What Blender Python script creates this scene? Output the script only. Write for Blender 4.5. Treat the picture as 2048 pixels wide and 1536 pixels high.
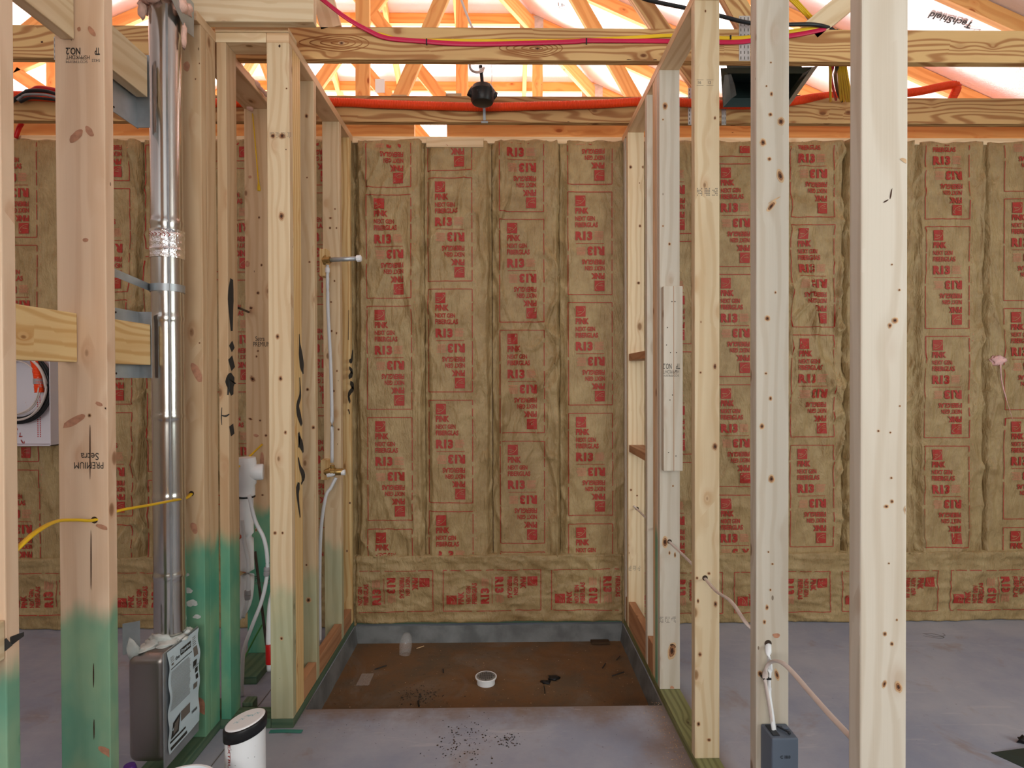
import bpy, bmesh, math, random
from mathutils import Vector, Matrix, noise
R = math.radians
for o in list(bpy.data.objects): bpy.data.objects.remove(o)
scene = bpy.context.scene
COL = scene.collection
# ------------------------------------------------------------------ camera, world, lights, exposure
F = 1165.0
cam_d = bpy.data.cameras.new('camera'); cam_d.sensor_width = 36; cam_d.lens = F / 2048 * 36
cam_d.clip_start = 0.02
cam = bpy.data.objects.new('camera', cam_d); COL.objects.link(cam); scene.camera = cam
CP = Vector((0, 0, 1.40))
CR = Matrix.Rotation(R(-0.87), 4, 'Z') @ Matrix.Rotation(R(90 - 0.5), 4, 'X') @ Matrix.Rotation(R(-0.18), 4, 'Z')
cam.matrix_world = Matrix.Translation(CP) @ CR
vs = scene.view_settings; vs.view_transform = 'Standard'; vs.look = 'None'; vs.gamma = 1; vs.use_curve_mapping = False
vs.exposure = -0.05
world = bpy.data.worlds.new('sky'); scene.world = world; world.use_nodes = True
bg = world.node_tree.nodes['Background']; bg.inputs[0].default_value = (0.93, 0.96, 1.0, 1); bg.inputs[1].default_value = 1.1

def area(name, loc, target, size, size_y, power, color):
    d = bpy.data.lights.new(name, 'AREA'); d.shape = 'RECTANGLE'; d.size = size; d.size_y = size_y
    d.energy = power; d.color = color
    o = bpy.data.objects.new(name, d); COL.objects.link(o); o.location = loc
    o.rotation_euler = (Vector(target) - Vector(loc)).to_track_quat('-Z', 'Y').to_euler()
    return o
w_ = area('window_daylight', (-0.45, -3.0, 1.85), (0.1, 3, 1.95), 3.0, 1.2, 44, (1.0, 0.99, 0.95)); w_.data.spread = R(110)
area('side_window_daylight', (3.9, -0.35, 1.85), (-0.8, 2.3, 1.9), 1.6, 1.3, 62, (0.90, 1.0, 0.96))
area('attic_fill', (-0.6, 7.6, 1.6), (-0.5, 5.2, 4.2), 7.0, 2.0, 740, (1.0, 0.98, 0.96))  # unseen lamp added under the hip roof to whiten the foil
area('attic_side_fill', (3.7, 6.0, 2.0), (1.0, 4.6, 4.2), 0.9, 4.0, 130, (1.0, 0.98, 0.96))  # added side lamp aimed up, brightens the foil and trusses
area('attic_side_fill', (-5.0, 6.0, 2.0), (-2.0, 4.6, 4.4), 0.9, 4.0, 130, (1.0, 0.98, 0.96))  # matching added lamp for the opposite roof slope

# ------------------------------------------------------------------ picking points in space from measured sight lines
def ray(u, v):
    d = CR.to_3x3() @ Vector(((u - 1024) / F, (768 - v) / F, -1)); return d
def at(u, v, Y):
    d = ray(u, v); return CP + d * (Y / d.y)
def atz(u, v, Z):
    d = ray(u, v); return CP + d * ((Z - CP.z) / d.z)
def atx(u, v, X):
    d = ray(u, v); return CP + d * (X / d.x)
def atp(u, v, p, n):
    d = ray(u, v); return CP + d * ((p - CP).dot(n) / d.dot(n))

# ------------------------------------------------------------------ materials
class N:
    def __init__(s, name):
        s.m = bpy.data.materials.new(name); s.m.use_nodes = True; s.t = s.m.node_tree
        s.b = s.t.nodes['Principled BSDF']
    def n(s, typ, **kw):
        x = s.t.nodes.new(typ)
        for k, v in kw.items():
            if k.startswith('i_'):
                key = k[2:]; key = int(key) if key.isdigit() else key.replace('_', ' ')
                s.set(x.inputs[key], v)
            else: setattr(x, k, v)
        return x
    def set(s, inp, v):
        if hasattr(v, 'is_output'): s.t.links.new(v, inp)
        elif isinstance(v, bpy.types.Node): s.t.links.new(v.outputs[0], inp)
        else: inp.default_value = v
    def math(s, op, a, b=0.0, c=0.0, clamp=False):
        x = s.t.nodes.new('ShaderNodeMath'); x.operation = op; x.use_clamp = clamp
        for i, q in enumerate((a, b, c)): s.set(x.inputs[i], q)
        return x.outputs[0]
    def mix(s, f, a, b, mode='MIX'):
        x = s.t.nodes.new('ShaderNodeMix'); x.data_type = 'RGBA'; x.blend_type = mode
        s.set(x.inputs[0], f); s.set(x.inputs[6], col(a)); s.set(x.inputs[7], col(b)); return x.outputs[2]
    def noise(s, vec, scale, detail=3, rough=0.5, dist=0.0):
        x = s.n('ShaderNodeTexNoise', i_Scale=scale, i_Detail=detail, i_Roughness=rough, i_Distortion=dist)
        if vec is not None: s.set(x.inputs['Vector'], vec)
        return x.outputs['Fac']
    def ramp(s, f, a, b):          # smooth 0..1 between a and b
        x = s.t.nodes.new('ShaderNodeMapRange'); x.interpolation_type = 'SMOOTHSTEP'
        s.set(x.inputs[0], f); x.inputs[1].default_value = a; x.inputs[2].default_value = b
        return x.outputs[0]
    def vmul(s, v, k):
        x = s.t.nodes.new('ShaderNodeVectorMath'); x.operation = 'MULTIPLY'; s.set(x.inputs[0], v); x.inputs[1].default_value = k; return x.outputs[0]
    def vadd(s, v, w):
        x = s.t.nodes.new('ShaderNodeVectorMath'); x.operation = 'ADD'; s.set(x.inputs[0], v); s.set(x.inputs[1], w); return x.outputs[0]
    def bump(s, h, strength=0.3, dist=0.01):
        x = s.n('ShaderNodeBump', i_Strength=strength, i_Distance=dist); s.set(x.inputs['Height'], h)
        s.t.links.new(x.outputs[0], s.b.inputs['Normal'])
    def done(s, color=None, rough=0.6, metal=0.0, spec=0.3):
        if color is not None: s.set(s.b.inputs['Base Color'], col(color))
        s.set(s.b.inputs['Roughness'], rough); s.b.inputs['Metallic'].default_value = metal
        s.b.inputs['Specular IOR Level'].default_value = spec
        return s.m
def col(c):
    return (c[0], c[1], c[2], 1) if isinstance(c, tuple) and len(c) == 3 else c
def srgb(r, g, b):
    f = lambda x: ((x / 255 + 0.055) / 1.055) ** 2.4 if x > 10 else x / 255 / 12.92
    return (f(r), f(g), f(b))

def wood(name, light, dark, rings=26, ramp=0.5, knots=0.55, green=None, gstr=0.8, fiber=0.35, knotcol=None, rough=0.55, warp=2.2, pins=0.06):
    s = N(name)
    uv = s.n('ShaderNodeUVMap').outputs[0]
    oi = s.n('ShaderNodeObjectInfo'); rnd = oi.outputs['Random']
    cx = s.n('ShaderNodeCombineXYZ', i_X=s.math('MULTIPLY', rnd, 31.0), i_Y=s.math('MULTIPLY', rnd, 7.3), i_Z=0.0)
    p = s.vadd(uv, cx)
    kv = s.n('ShaderNodeTexVoronoi', i_Scale=1.0, i_Randomness=1.0); s.set(kv.inputs['Vector'], s.vmul(p, (6.5, 12.0, 1)))
    kd = kv.outputs['Distance']; kc = s.n('ShaderNodeSeparateColor'); s.set(kc.inputs[0], kv.outputs['Color'])
    kon = s.math('LESS_THAN', kc.outputs[0], knots)
    kinf = s.math('MULTIPLY', kon, s.math('POWER', 2.718, s.math('MULTIPLY', kd, -7.0)))
    n1 = s.noise(s.vmul(p, (0.9, 6.0, 1)), 1.0, 2)
    sep = s.n('ShaderNodeSeparateXYZ'); s.set(sep.inputs[0], p)
    x = s.math('ADD', s.math('MULTIPLY', sep.outputs[1], rings), s.math('ADD', s.math('MULTIPLY', n1, warp * 2), s.math('MULTIPLY', kinf, 2.0)))
    band = s.ramp(s.math('SINE', s.math('MULTIPLY', x, 6.283)), -0.3, 1.0)
    fib = s.noise(s.vmul(p, (3.0, 260.0, 1)), 1.0, 3, 0.6)
    soft = s.noise(s.vmul(p, (1.3, 9.0, 1)), 1.0, 3)
    f = s.math('ADD', s.math('MULTIPLY', band, ramp), s.math('MULTIPLY', s.math('SUBTRACT', fib, 0.5), fiber), clamp=True)
    c = s.mix(f, light, dark)
    c = s.mix(s.math('MULTIPLY', s.ramp(soft, 0.45, 0.75), 0.35), c, dark)
    # per-board brightness
    br = s.math('ADD', 0.88, s.math('MULTIPLY', rnd, 0.2))
    cb = s.n('ShaderNodeCombineColor', i_Red=br, i_Green=br, i_Blue=br)
    c = s.mix(1.0, c, cb.outputs[0], 'MULTIPLY')
    kc1 = knotcol or (dark[0] * 0.42, dark[1] * 0.32, dark[2] * 0.25)
    ksz = s.math('ADD', 0.06, s.math('MULTIPLY', kc.outputs[1], 0.10))
    kn = s.math('MULTIPLY', kon, s.math('SUBTRACT', 1.0, s.math('SMOOTH_MIN', 1.0, s.math('POWER', s.math('DIVIDE', kd, ksz), 4.0), 0.1), clamp=True))
    halo = s.math('MULTIPLY', kon, s.math('SUBTRACT', 1.0, s.ramp(kd, 0.08, 0.34)))
    c = s.mix(s.math('MULTIPLY', halo, 0.35), c, (dark[0] * 0.85, dark[1] * 0.62, dark[2] * 0.5))
    c = s.mix(s.math('MULTIPLY', kn, 0.85), c, kc1)
    pv = s.n('ShaderNodeTexVoronoi', i_Scale=1.0); s.set(pv.inputs['Vector'], s.vmul(p, (15, 34, 1)))
    pc = s.n('ShaderNodeSeparateColor'); s.set(pc.inputs[0], pv.outputs['Color'])
    pin = s.math('MULTIPLY', s.math('LESS_THAN', pc.outputs[0], pins), s.math('LESS_THAN', pv.outputs['Distance'], s.math('ADD', 0.04, s.math('MULTIPLY', pc.outputs[1], 0.07))))
    c = s.mix(s.math('MULTIPLY', pin, 0.75), c, (kc1[0] * .6, kc1[1] * .6, kc1[2] * .6))
    if green is not None:
        pos = s.n('ShaderNodeNewGeometry').outputs['Position']; sp = s.n('ShaderNodeSeparateXYZ'); s.set(sp.inputs[0], pos)
        e = s.noise(s.vmul(pos, (14, 14, 3)), 1.0, 3)
        g = s.math('SUBTRACT', 1.0, s.ramp(s.math('ADD', sp.outputs[2], s.math('MULTIPLY', e, 0.16)), green + 0.03, green + 0.12))
        blot = s.noise(s.vmul(pos, (7, 7, 4)), 1.0, 3)
        gc = s.mix(s.ramp(blot, 0.3, 0.7), srgb(128, 182, 146), srgb(76, 160, 136))
        c = s.mix(s.math('MULTIPLY', g, s.math('ADD', gstr - 0.1, s.math('MULTIPLY', blot, 0.2))), c, s.mix(0.22, gc, s.mix(1.0, gc, c, 'MULTIPLY')))
    s.bump(s.math('ADD', fib, band), 0.12, 0.001)
    return s.done(c, rough, 0, 0.3)

def flat(name, c, rough=0.6, metal=0.0, var=0.0, nscale=8, spec=0.3, bump=0.0):
    s = N(name)
    if var or bump:
        tc = s.n('ShaderNodeTexCoord').outputs['Object']; f = s.noise(tc, nscale, 4)
        cc = s.mix(s.ramp(f, 0.3, 0.7), tuple(x * (1 - var) for x in c), tuple(min(1, x * (1 + var)) for x in c))
        if bump: s.bump(s.noise(tc, nscale * 4, 3), bump, 0.003)
        return s.done(cc, rough, metal, spec)
    return s.done(c, rough, metal, spec)

M = {}
M['pale'] = wood('pale_stud_wood', srgb(206, 196, 180), srgb(178, 160, 136), rings=22, ramp=0.35, knots=0.42)
M['cream'] = wood('cream_stud_wood', srgb(224, 202, 166), srgb(194, 158, 112), rings=26, ramp=0.4, knots=0.5)
M['pine'] = wood('warm_pine', srgb(222, 190, 152), srgb(190, 144, 98), rings=20, ramp=0.4, knots=0.45)
M['pink'] = wood('pink_pine', srgb(228, 198, 168), srgb(198, 156, 120), rings=12, ramp=0.3, knots=0.25, green=0.74, gstr=0.85)
M['green'] = wood('green_dipped_pine', srgb(214, 184, 146), srgb(188, 146, 104), rings=24, ramp=0.4, knots=0.4, green=0.76, gstr=0.95)
M['palegreen'] = wood('faint_green_pine', srgb(218, 194, 158), srgb(190, 154, 112), rings=26, ramp=0.4, knots=0.5, green=0.55, gstr=0.35)
M['yellow'] = wood('yellow_pine_block', srgb(232, 202, 146), srgb(206, 156, 92), rings=34, ramp=0.65, knots=0.6, warp=3)
M['treated'] = wood('treated_plate_wood', srgb(126, 128, 86), srgb(84, 84, 50), rings=30, ramp=0.6, knots=0.3)
M['greenplate'] = wood('green_treated_plate', srgb(98, 108, 84), srgb(56, 70, 54), rings=30, ramp=0.6, knots=0.3, green=0.5, gstr=0.18)
M['beam'] = wood('southern_pine_chord', srgb(202, 164, 110), srgb(146, 92, 48), rings=34, ramp=0.8, knots=0.4, fiber=0.3, warp=5.5, pins=0.0)
M['truss'] = wood('bounce_tinted_truss_wood', srgb(234, 176, 108), srgb(208, 134, 68), rings=22, ramp=0.5, knots=0.5, knotcol=srgb(150, 70, 24))  # yellow pine, with the attic's warm bounce light added to its orange
M['kick'] = wood('reddish_blocking_wood', srgb(190, 142, 104), srgb(150, 100, 66), rings=18, ramp=0.5, knots=0.3)

def kraft_mat():
    s = N('brown_kraft_paper')
    tc = s.n('ShaderNodeTexCoord').outputs['Object']
    a = s.noise(s.vmul(tc, (1, 1, 1)), 9, 5, 0.65); b = s.noise(s.vmul(tc, (1, 1, 0.6)), 55, 4, 0.7)
    c = s.mix(s.ramp(a, 0.3, 0.72), srgb(170, 146, 104), srgb(146, 120, 80))
    c = s.mix(s.math('MULTIPLY', s.ramp(b, 0.52, 0.8), 0.3), c, srgb(118, 90, 58))
    w = s.noise(s.vmul(tc, (14, 14, 3.5)), 1, 4, 0.6, 0.8); w2 = s.noise(s.vmul(tc, (30, 30, 16)), 1, 3, 0.6, 1.5)
    s.bump(s.math('ADD', s.math('MULTIPLY', w, 1.3), s.math('ADD', s.math('MULTIPLY', w2, 0.35), s.math('MULTIPLY', b, 0.2))), 0.9, 0.016)
    return s.done(c, 0.5, 0, 0.35)
M['kraft'] = kraft_mat()
def ink_mat():
    s = N('red_printing_ink'); tc = s.n('ShaderNodeTexCoord').outputs['Object']
    f = s.noise(tc, 60, 4, 0.7)
    return s.done(s.mix(s.ramp(f, 0.35, 0.75), srgb(164, 44, 38), srgb(150, 62, 46)), 0.55)
M['ink'] = ink_mat()
M['inklight'] = flat('pale_red_ink', srgb(196, 120, 96), 0.55)
M['black_ink'] = flat('black_stamp_ink', (0.03, 0.028, 0.025), 0.7)
M['grey_ink'] = flat('grey_stamp_ink', (0.16, 0.14, 0.12), 0.7)
def concrete_mat():
    s = N('grey_concrete'); pos = s.n('ShaderNodeNewGeometry').outputs['Position']
    a = s.noise(pos, 1.7, 6, 0.65); b = s.noise(pos, 14, 5, 0.7); d = s.noise(pos, 3.2, 4, 0.7, 0.6)
    c = s.mix(s.ramp(a, 0.3, 0.7), srgb(142, 148, 166), srgb(168, 170, 180))
    c = s.mix(s.math('MULTIPLY', s.ramp(d, 0.55, 0.72), 0.45), c, srgb(142, 118, 92))
    c = s.mix(s.math('MULTIPLY', s.ramp(b, 0.66, 0.76), 0.4), c, srgb(96, 84, 72))
    sp = s.n('ShaderNodeSeparateXYZ'); s.set(sp.inputs[0], pos)
    nz = s.math('MULTIPLY', s.math('SUBTRACT', s.noise(pos, 6, 4, 0.7), 0.5), 0.35)
    yb = s.ramp(s.math('ADD', sp.outputs[1], nz), 2.30, 2.50)                      # dried mud along the shower edge
    xb = s.math('SUBTRACT', 1.0, s.ramp(s.math('ABSOLUTE', s.math('ADD', sp.outputs[0], 0.08)), 0.74, 0.86))
    xr = s.ramp(s.math('ADD', sp.outputs[0], nz), 0.44, 0.70); xr = s.math('MULTIPLY', xr, s.math('SUBTRACT', 1.0, s.ramp(sp.outputs[0], 0.76, 0.86)))
    st = s.math('MAXIMUM', s.math('MULTIPLY', yb, xb), s.math('MULTIPLY', xr, 0.9))
    st = s.math('MULTIPLY', st, s.math('SUBTRACT', 1.0, s.ramp(sp.outputs[1], 2.50, 2.7)))
    c = s.mix(s.math('MULTIPLY', st, 0.75), c, srgb(128, 104, 82))
    sc = s.noise(s.vmul(pos, (1.0, 7.0, 1.0)), 2.0, 5, 0.7, 1.5)
    c = s.mix(s.math('MULTIPLY', s.ramp(sc, 0.58, 0.70), 0.3), c, srgb(198, 194, 196))
    s.bump(b, 0.15, 0.004)
    return s.done(c, 0.62, 0, 0.35)
M['concrete'] = concrete_mat()
def dirt_mat():
    s = N('damp_brown_mortar_dirt'); pos = s.n('ShaderNodeNewGeometry').outputs['Position']
    a = s.noise(pos, 4, 6, 0.7); b = s.noise(pos, 40, 4, 0.7)
    c = s.mix(s.ramp(a, 0.35, 0.7), srgb(118, 86, 56), srgb(98, 82, 64)); g2 = s.noise(pos, 2.2, 5, 0.7, 1.0)
    c = s.mix(s.math('MULTIPLY', s.ramp(g2, 0.5, 0.7), 0.5), c, srgb(120, 110, 98))
    c = s.mix(s.math('MULTIPLY', s.ramp(b, 0.62, 0.74), 0.6), c, srgb(58, 44, 32))
    s.bump(b, 0.4, 0.006)
    return s.done(c, 0.8)
M['dirt'] = dirt_mat()
M['liner'] = flat('grey_pan_liner', srgb(106, 108, 108), 0.6, 0, 0.3, 9, bump=0.4)
def foil_mat():
    s = N('pinkish_foil_sheathing'); pos = s.n('ShaderNodeNewGeometry').outputs['Position']
    a = s.noise(pos, 1.3, 3); b = s.noise(pos, 45, 4, 0.7)
    c = s.mix(s.ramp(a, 0.35, 0.65), srgb(246, 238, 238), srgb(240, 220, 216))
    s.bump(b, 0.5, 0.004)
    return s.done(c, 0.34, 0.25, 0.5)
M['foil'] = foil_mat()
def duct_mat():
    s = N('galvanized_duct'); tc = s.n('ShaderNodeTexCoord').outputs['Object']
    b = s.noise(s.vmul(tc, (30, 30, 4)), 1, 3); k = s.noise(s.vmul(tc, (8, 8, 1.2)), 1, 2)
    s.bump(k, 0.35, 0.012)
    return s.done(s.mix(b, (0.50, 0.48, 0.44), (0.64, 0.62, 0.58)), 0.2, 1.0, 0.5)
M['duct'] = duct_mat()
M['galv'] = flat('dull_galvanized_plate', (0.42, 0.45, 0.47), 0.42, 0.75, 0.12, 12)
M['gusset'] = flat('bright_truss_plate', (0.50, 0.47, 0.45), 0.5, 0.5, 0.12, 25)
M['boxmetal'] = flat('smooth_aluminized_steel', (0.30, 0.27, 0.25), 0.34, 0.9, 0.05, 2)
M['foiltape'] = flat('crinkled_foil_tape', (0.88, 0.87, 0.86), 0.16, 1.0, 0.1, 25, bump=1.0)
M['sealant'] = flat('pale_grey_duct_sealant', (0.62, 0.65, 0.62), 0.6, 0, 0.1, 20, bump=0.5)
M['pvc'] = flat('white_pvc', (0.80, 0.81, 0.82), 0.35, 0, 0.03, 5)
M['pex'] = flat('translucent_white_tubing', (0.66, 0.68, 0.70), 0.4)
M['black'] = flat('black_plastic', (0.012, 0.012, 0.013), 0.4)
M['blackcable'] = flat('black_cable_jacket', (0.015, 0.015, 0.016), 0.35)
M['spray'] = flat('black_spray_paint', (0.035, 0.034, 0.032), 0.7)
M['yellowcable'] = flat('yellow_cable_jacket', srgb(226, 184, 34), 0.4)
M['magenta'] = flat('magenta_cable_jacket', srgb(196, 30, 72), 0.38)
M['orange'] = flat('orange_conduit', srgb(236, 72, 22), 0.45)
M['red'] = flat('red_plastic', srgb(186, 24, 24), 0.4)
M['whitecable'] = flat('off_white_cable_jacket', srgb(206, 192, 184), 0.45)
M['greywire'] = flat('grey_cable_jacket', srgb(150, 148, 150), 0.45)
M['brass'] = flat('brass', (0.42, 0.28, 0.10), 0.35, 0.9, 0.2, 30)
M['bluebox'] = flat('blue_grey_plastic', srgb(92, 102, 116), 0.5)
M['bluebox_dark'] = flat('dark_plastic_lettering', srgb(40, 44, 50), 0.5)
M['enclosure'] = flat('white_painted_metal', srgb(214, 208, 214), 0.45)
M['foam'] = flat('pink_spray_foam', srgb(226, 184, 166), 0.75, 0, 0.1, 30, bump=1.0)
M['pinkfiber'] = flat('pink_fibreglass', srgb(222, 176, 172), 0.9, 0, 0.15, 40, bump=1.0)
M['paper'] = flat('pale_blue_white_paper', srgb(196, 214, 222), 0.55)
M['darkgreen'] = flat('dark_green_sheet_metal', (0.045, 0.07, 0.065), 0.35, 0.5)
M['rust'] = flat('rusty_rod', (0.06, 0.045, 0.035), 0.8, 0, 0.3, 30)
M['darkbit'] = flat('dark_debris', (0.03, 0.028, 0.025), 0.8)
M['card'] = flat('brown_card', srgb(70, 52, 34), 0.8)
M['chip'] = flat('pale_wood_chip', srgb(200, 170, 130), 0.8)
M['pinkboard'] = flat('pink_sheathing', srgb(224, 170, 160), 0.7, 0, 0.08, 4)  # plain pink board colour with slight random variation
M['plainwall'] = flat('bare_wallboard', srgb(200, 186, 168), 0.8, 0, 0.04, 2)
M['holedark'] = flat('dark_drilled_hole', (0.05, 0.03, 0.02), 0.9)
M['knotcore'] = flat('brown_knot', srgb(142, 98, 66), 0.6, 0, 0.3, 90)
M['knothalo'] = flat('tan_knot_halo', srgb(198, 164, 126), 0.6, 0, 0.12, 60)
M['knotpink'] = flat('reddish_knot', srgb(184, 132, 104), 0.6, 0, 0.15, 60)
M['knotdark'] = flat('dark_bark_pocket', srgb(66, 40, 26), 0.8, 0, 0.3, 90)
def clear_mat():
    s = N('clear_plastic_film'); s.b.inputs['Transmission Weight'].default_value = 0.0
    s.b.inputs['Alpha'].default_value = 0.16
    return s.done((0.75, 0.72, 0.70), 0.12, 0, 0.8)
M['clear'] = clear_mat()

# ------------------------------------------------------------------ object helpers
def tag(o, label=None, cat=None, group=None, kind=None):
    if label: o['label'] = label
    if cat: o['category'] = cat
    if group: o['group'] = group
    if kind: o['kind'] = kind
    return o
def mesh_obj(name, verts, faces, mat, parent=None, uvs=None, smooth=False, fmats=None, origin=None):
    me = bpy.data.meshes.new(name)
    if origin is not None:
        og = Vector(origin); verts = [Vector(v) - og for v in verts]
    me.from_pydata([tuple(v) for v in verts], [], faces)
    for m in (mat if isinstance(mat, (list, tuple)) else [mat]): me.materials.append(m)
    if uvs is not None:
        l = me.uv_layers.new(name='UVMap')
        for i, uv in enumerate(uvs): l.data[i].uv = uv
    if fmats: me.polygons.foreach_set('material_index', fmats)
    if smooth: me.polygons.foreach_set('use_smooth', [True] * len(me.polygons))
    me.update()
    o = bpy.data.objects.new(name, me); COL.objects.link(o)
    if origin is not None: o.location = origin
    if parent is not None: adopt(o, parent)
    return o
def wloc(o):
    p = Vector(o.location)
    while o.parent is not None: o = o.parent; p += o.location
    return p
def adopt(o, parent):
    o.location = o.location - wloc(parent); o.parent = parent
def empty(name, loc, label, cat, group=None):
    o = bpy.data.objects.new(name, None); COL.objects.link(o); o.location = loc; o.empty_display_size = 0.05
    return tag(o, label, cat, group)

def boxmesh(L, W, T, bev):
    bm = bmesh.new(); bmesh.ops.create_cube(bm, size=1)
    for v in bm.verts: v.co = Vector((v.co.x * L, v.co.y * W, v.co.z * T))
    if bev > 0: bmesh.ops.bevel(bm, geom=list(bm.edges), offset=bev, segments=2, affect='EDGES', profile=0.6)
    uvl = bm.loops.layers.uv.new('UVMap')
    bm.normal_update()
    for f in bm.faces:
        n = f.normal; ax = max(range(3), key=lambda i: abs(n[i]))
        f.smooth = False
        for l in f.loops:
            c = l.vert.co
            if ax == 0: l[uvl].uv = (c.y * 1.0 + 3, c.z + 5)
            elif ax == 1: l[uvl].uv = (c.x, c.z + 0.31)
            else: l[uvl].uv = (c.x, c.y + (0.0 if n.z > 0 else 0.7))
    return bm
def lumber(name, p0, p1, width, thick, mat, wdir, parent=None, bev=0.003, label=None, cat=None, group=None, cut=None):
    """board from p0 to p1; width along wdir (made perpendicular), thickness along the remaining axis"""
    p0 = Vector(p0); p1 = Vector(p1); ex = (p1 - p0); L = ex.length; ex.normalize()
    ey = Vector(wdir); ey = (ey - ex * ey.dot(ex)).normalized(); ez = ex.cross(ey)
    bm = boxmesh(L, width, thick, min(bev, thick * 0.3))
    Mx = Matrix((ex, ey, ez)).transposed()
    for v in bm.verts: v.co = Mx @ (v.co + Vector((L / 2, 0, 0)))
    me = bpy.data.meshes.new(name); bm.to_mesh(me); bm.free(); me.materials.append(mat)
    o = bpy.data.objects.new(name, me); COL.objects.link(o); o.location = p0
    if parent is not None: adopt(o, parent)
    if label: tag(o, label, cat, group)
    return o
def board(name, lo, hi, mat, parent=None, bev=0.003, **kw):
    lo = Vector(lo); hi = Vector(hi); d = hi - lo; c = (lo + hi) / 2
    ax = max(range(3), key=lambda i: d[i]); oth = [i for i in range(3) if i != ax]
    w = max(oth, key=lambda i: d[i]); t = [i for i in oth if i != w][0]
    a = c.copy(); a[ax] = lo[ax]; b = c.copy(); b[ax] = hi[ax]
    wd = Vector((0, 0, 0)); wd[w] = 1
    return lumber(name, a, b, d[w], d[t], mat, wd, parent, bev, **kw)
def box(name, lo, hi, mat, parent=None, bev=0.0, segs=2):
    lo = Vector(lo); hi = Vector(hi); c = (lo + hi) / 2; d = hi - lo
    bm = bmesh.new(); bmesh.ops.create_cube(bm, size=1)
    for v in bm.verts: v.co = Vector((v.co.x * d.x, v.co.y * d.y, v.co.z * d.z))
    if bev: bmesh.ops.bevel(bm, geom=list(bm.edges), offset=bev, segments=segs, affect='EDGES', profile=0.5)
    me = bpy.data.meshes.new(name); bm.to_mesh(me); bm.free(); me.materials.append(mat)
    o = bpy.data.objects.new(name, me); COL.objects.link(o); o.location = c
    if parent is not None: adopt(o, parent)
    return o
def catmull(P, k=8):
    P = [Vector(p) for p in P]
    if len(P) < 3: return P
    Q = [P[0] * 2 - P[1]] + P + [P[-1] * 2 - P[-2]]; out = []
    for i in range(1, len(Q) - 2):
        a, b, c, d = Q[i - 1:i + 3]
        for j in range(k):
            t = j / k
            out.append(0.5 * ((2 * b) + (c - a) * t + (2 * a - 5 * b + 4 * c - d) * t * t + (3 * b - a - 3 * c + d) * t ** 3))
    out.append(P[-1]); return out
def tube(name, P, r, mat, parent=None, seg=10, rz=None, k=8, corr=None, smooth=True, up=(0, 0, 1), radii=None):
    """swept tube; r horizontal half width, rz half height along 'up'"""
    pts = catmull(P, k) if k > 1 else [Vector(p) for p in P]
    if corr:                                     # corrugated conduit
        dense = []; step = corr / 4; acc = 0
        for a, b in zip(pts, pts[1:]):
            L = (b - a).length; n = max(1, int(L / step))
            dense += [a.lerp(b, i / n) for i in range(n)]
        dense.append(pts[-1]); pts = dense
    rz = r if rz is None else rz
    V = []; Fc = []; s = 0
    for i, p in enumerate(pts):
        t = (pts[min(i + 1, len(pts) - 1)] - pts[max(i - 1, 0)]).normalized()
        u = Vector(up); u = u - t * u.dot(t)
        if u.length < 1e-3: u = Vector((0, 1, 0)) - t * t.y
        u.normalize(); w = t.cross(u)
        m = 1.0
        if corr: m = 1.0 + (0.07 if (i % 4) in (1, 2) else -0.05)
        if radii: m *= radii[min(len(radii) - 1, int(i / max(1, len(pts) - 1) * (len(radii) - 1) + 0.5))]
        for j in range(seg):
            a = 2 * math.pi * j / seg
            V.append(p + w * (math.cos(a) * r * m) + u * (math.sin(a) * rz * m))
    n = len(pts)
    for i in range(n - 1):
        for j in range(seg):
            j2 = (j + 1) % seg
            Fc.append((i * seg + j, i * seg + j2, (i + 1) * seg + j2, (i + 1) * seg + j))
    Fc.append(tuple(range(seg - 1, -1, -1))); Fc.append(tuple((n - 1) * seg + j for j in range(seg)))
    return mesh_obj(name, V, Fc, mat, parent, smooth=smooth, origin=pts[0])
def lathe(name, axis_p, axis_d, prof, mat, parent=None, seg=24, smooth=True):
    """prof: list of (distance along axis, radius)"""
    d = Vector(axis_d).normalized(); u = d.orthogonal().normalized(); w = d.cross(u); p = Vector(axis_p)
    V = []; Fc = []
    for (h, r) in prof:
        for j in range(seg):
            a = 2 * math.pi * j / seg; V.append(p + d * h + u * math.cos(a) * r + w * math.sin(a) * r)
    for i in range(len(prof) - 1):
        for j in range(seg):
            j2 = (j + 1) % seg; Fc.append((i * seg + j, i * seg + j2, (i + 1) * seg + j2, (i + 1) * seg + j))
    Fc.append(tuple(range(seg - 1, -1, -1))); Fc.append(tuple((len(prof) - 1) * seg + j for j in range(seg)))
    o = mesh_obj(name, V, Fc, mat, parent, origin=p)
    if smooth:
        me = o.data
        for pl in me.polygons: pl.use_smooth = True
        try:
            bm = bmesh.new(); bm.from_mesh(me)
            for e in bm.edges:
                if len(e.link_faces) == 2 and e.calc_face_angle(0) > R(35): e.smooth = False
            bm.to_mesh(me); bm.free()
        except Exception: pass
    return o
def blob(name, c, sz, mat, parent=None, rough=0.35, seed=0, sub=3, ns=3.0):
    bm = bmesh.new(); bmesh.ops.create_icosphere(bm, subdivisions=sub, radius=1)
    for v in bm.verts:
        n = v.co.normalized(); k = 1 + rough * noise.noise(n * ns * 0.6 + Vector((seed * 3.1, seed, 0)))+ rough * 0.5 * noise.noise(n * ns * 2 + Vector((seed, 2, 0)))
        v.co = Vector((n.x * sz[0] * k, n.y * sz[1] * k, n.z * sz[2] * k))
    for f in bm.faces: f.smooth = True
    me = bpy.data.meshes.new(name); bm.to_mesh(me); bm.free(); me.materials.append(mat)
    o = bpy.data.objects.new(name, me); COL.objects.link(o); o.location = Vector(c)
    if parent is not None: adopt(o, parent)
    return o

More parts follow.
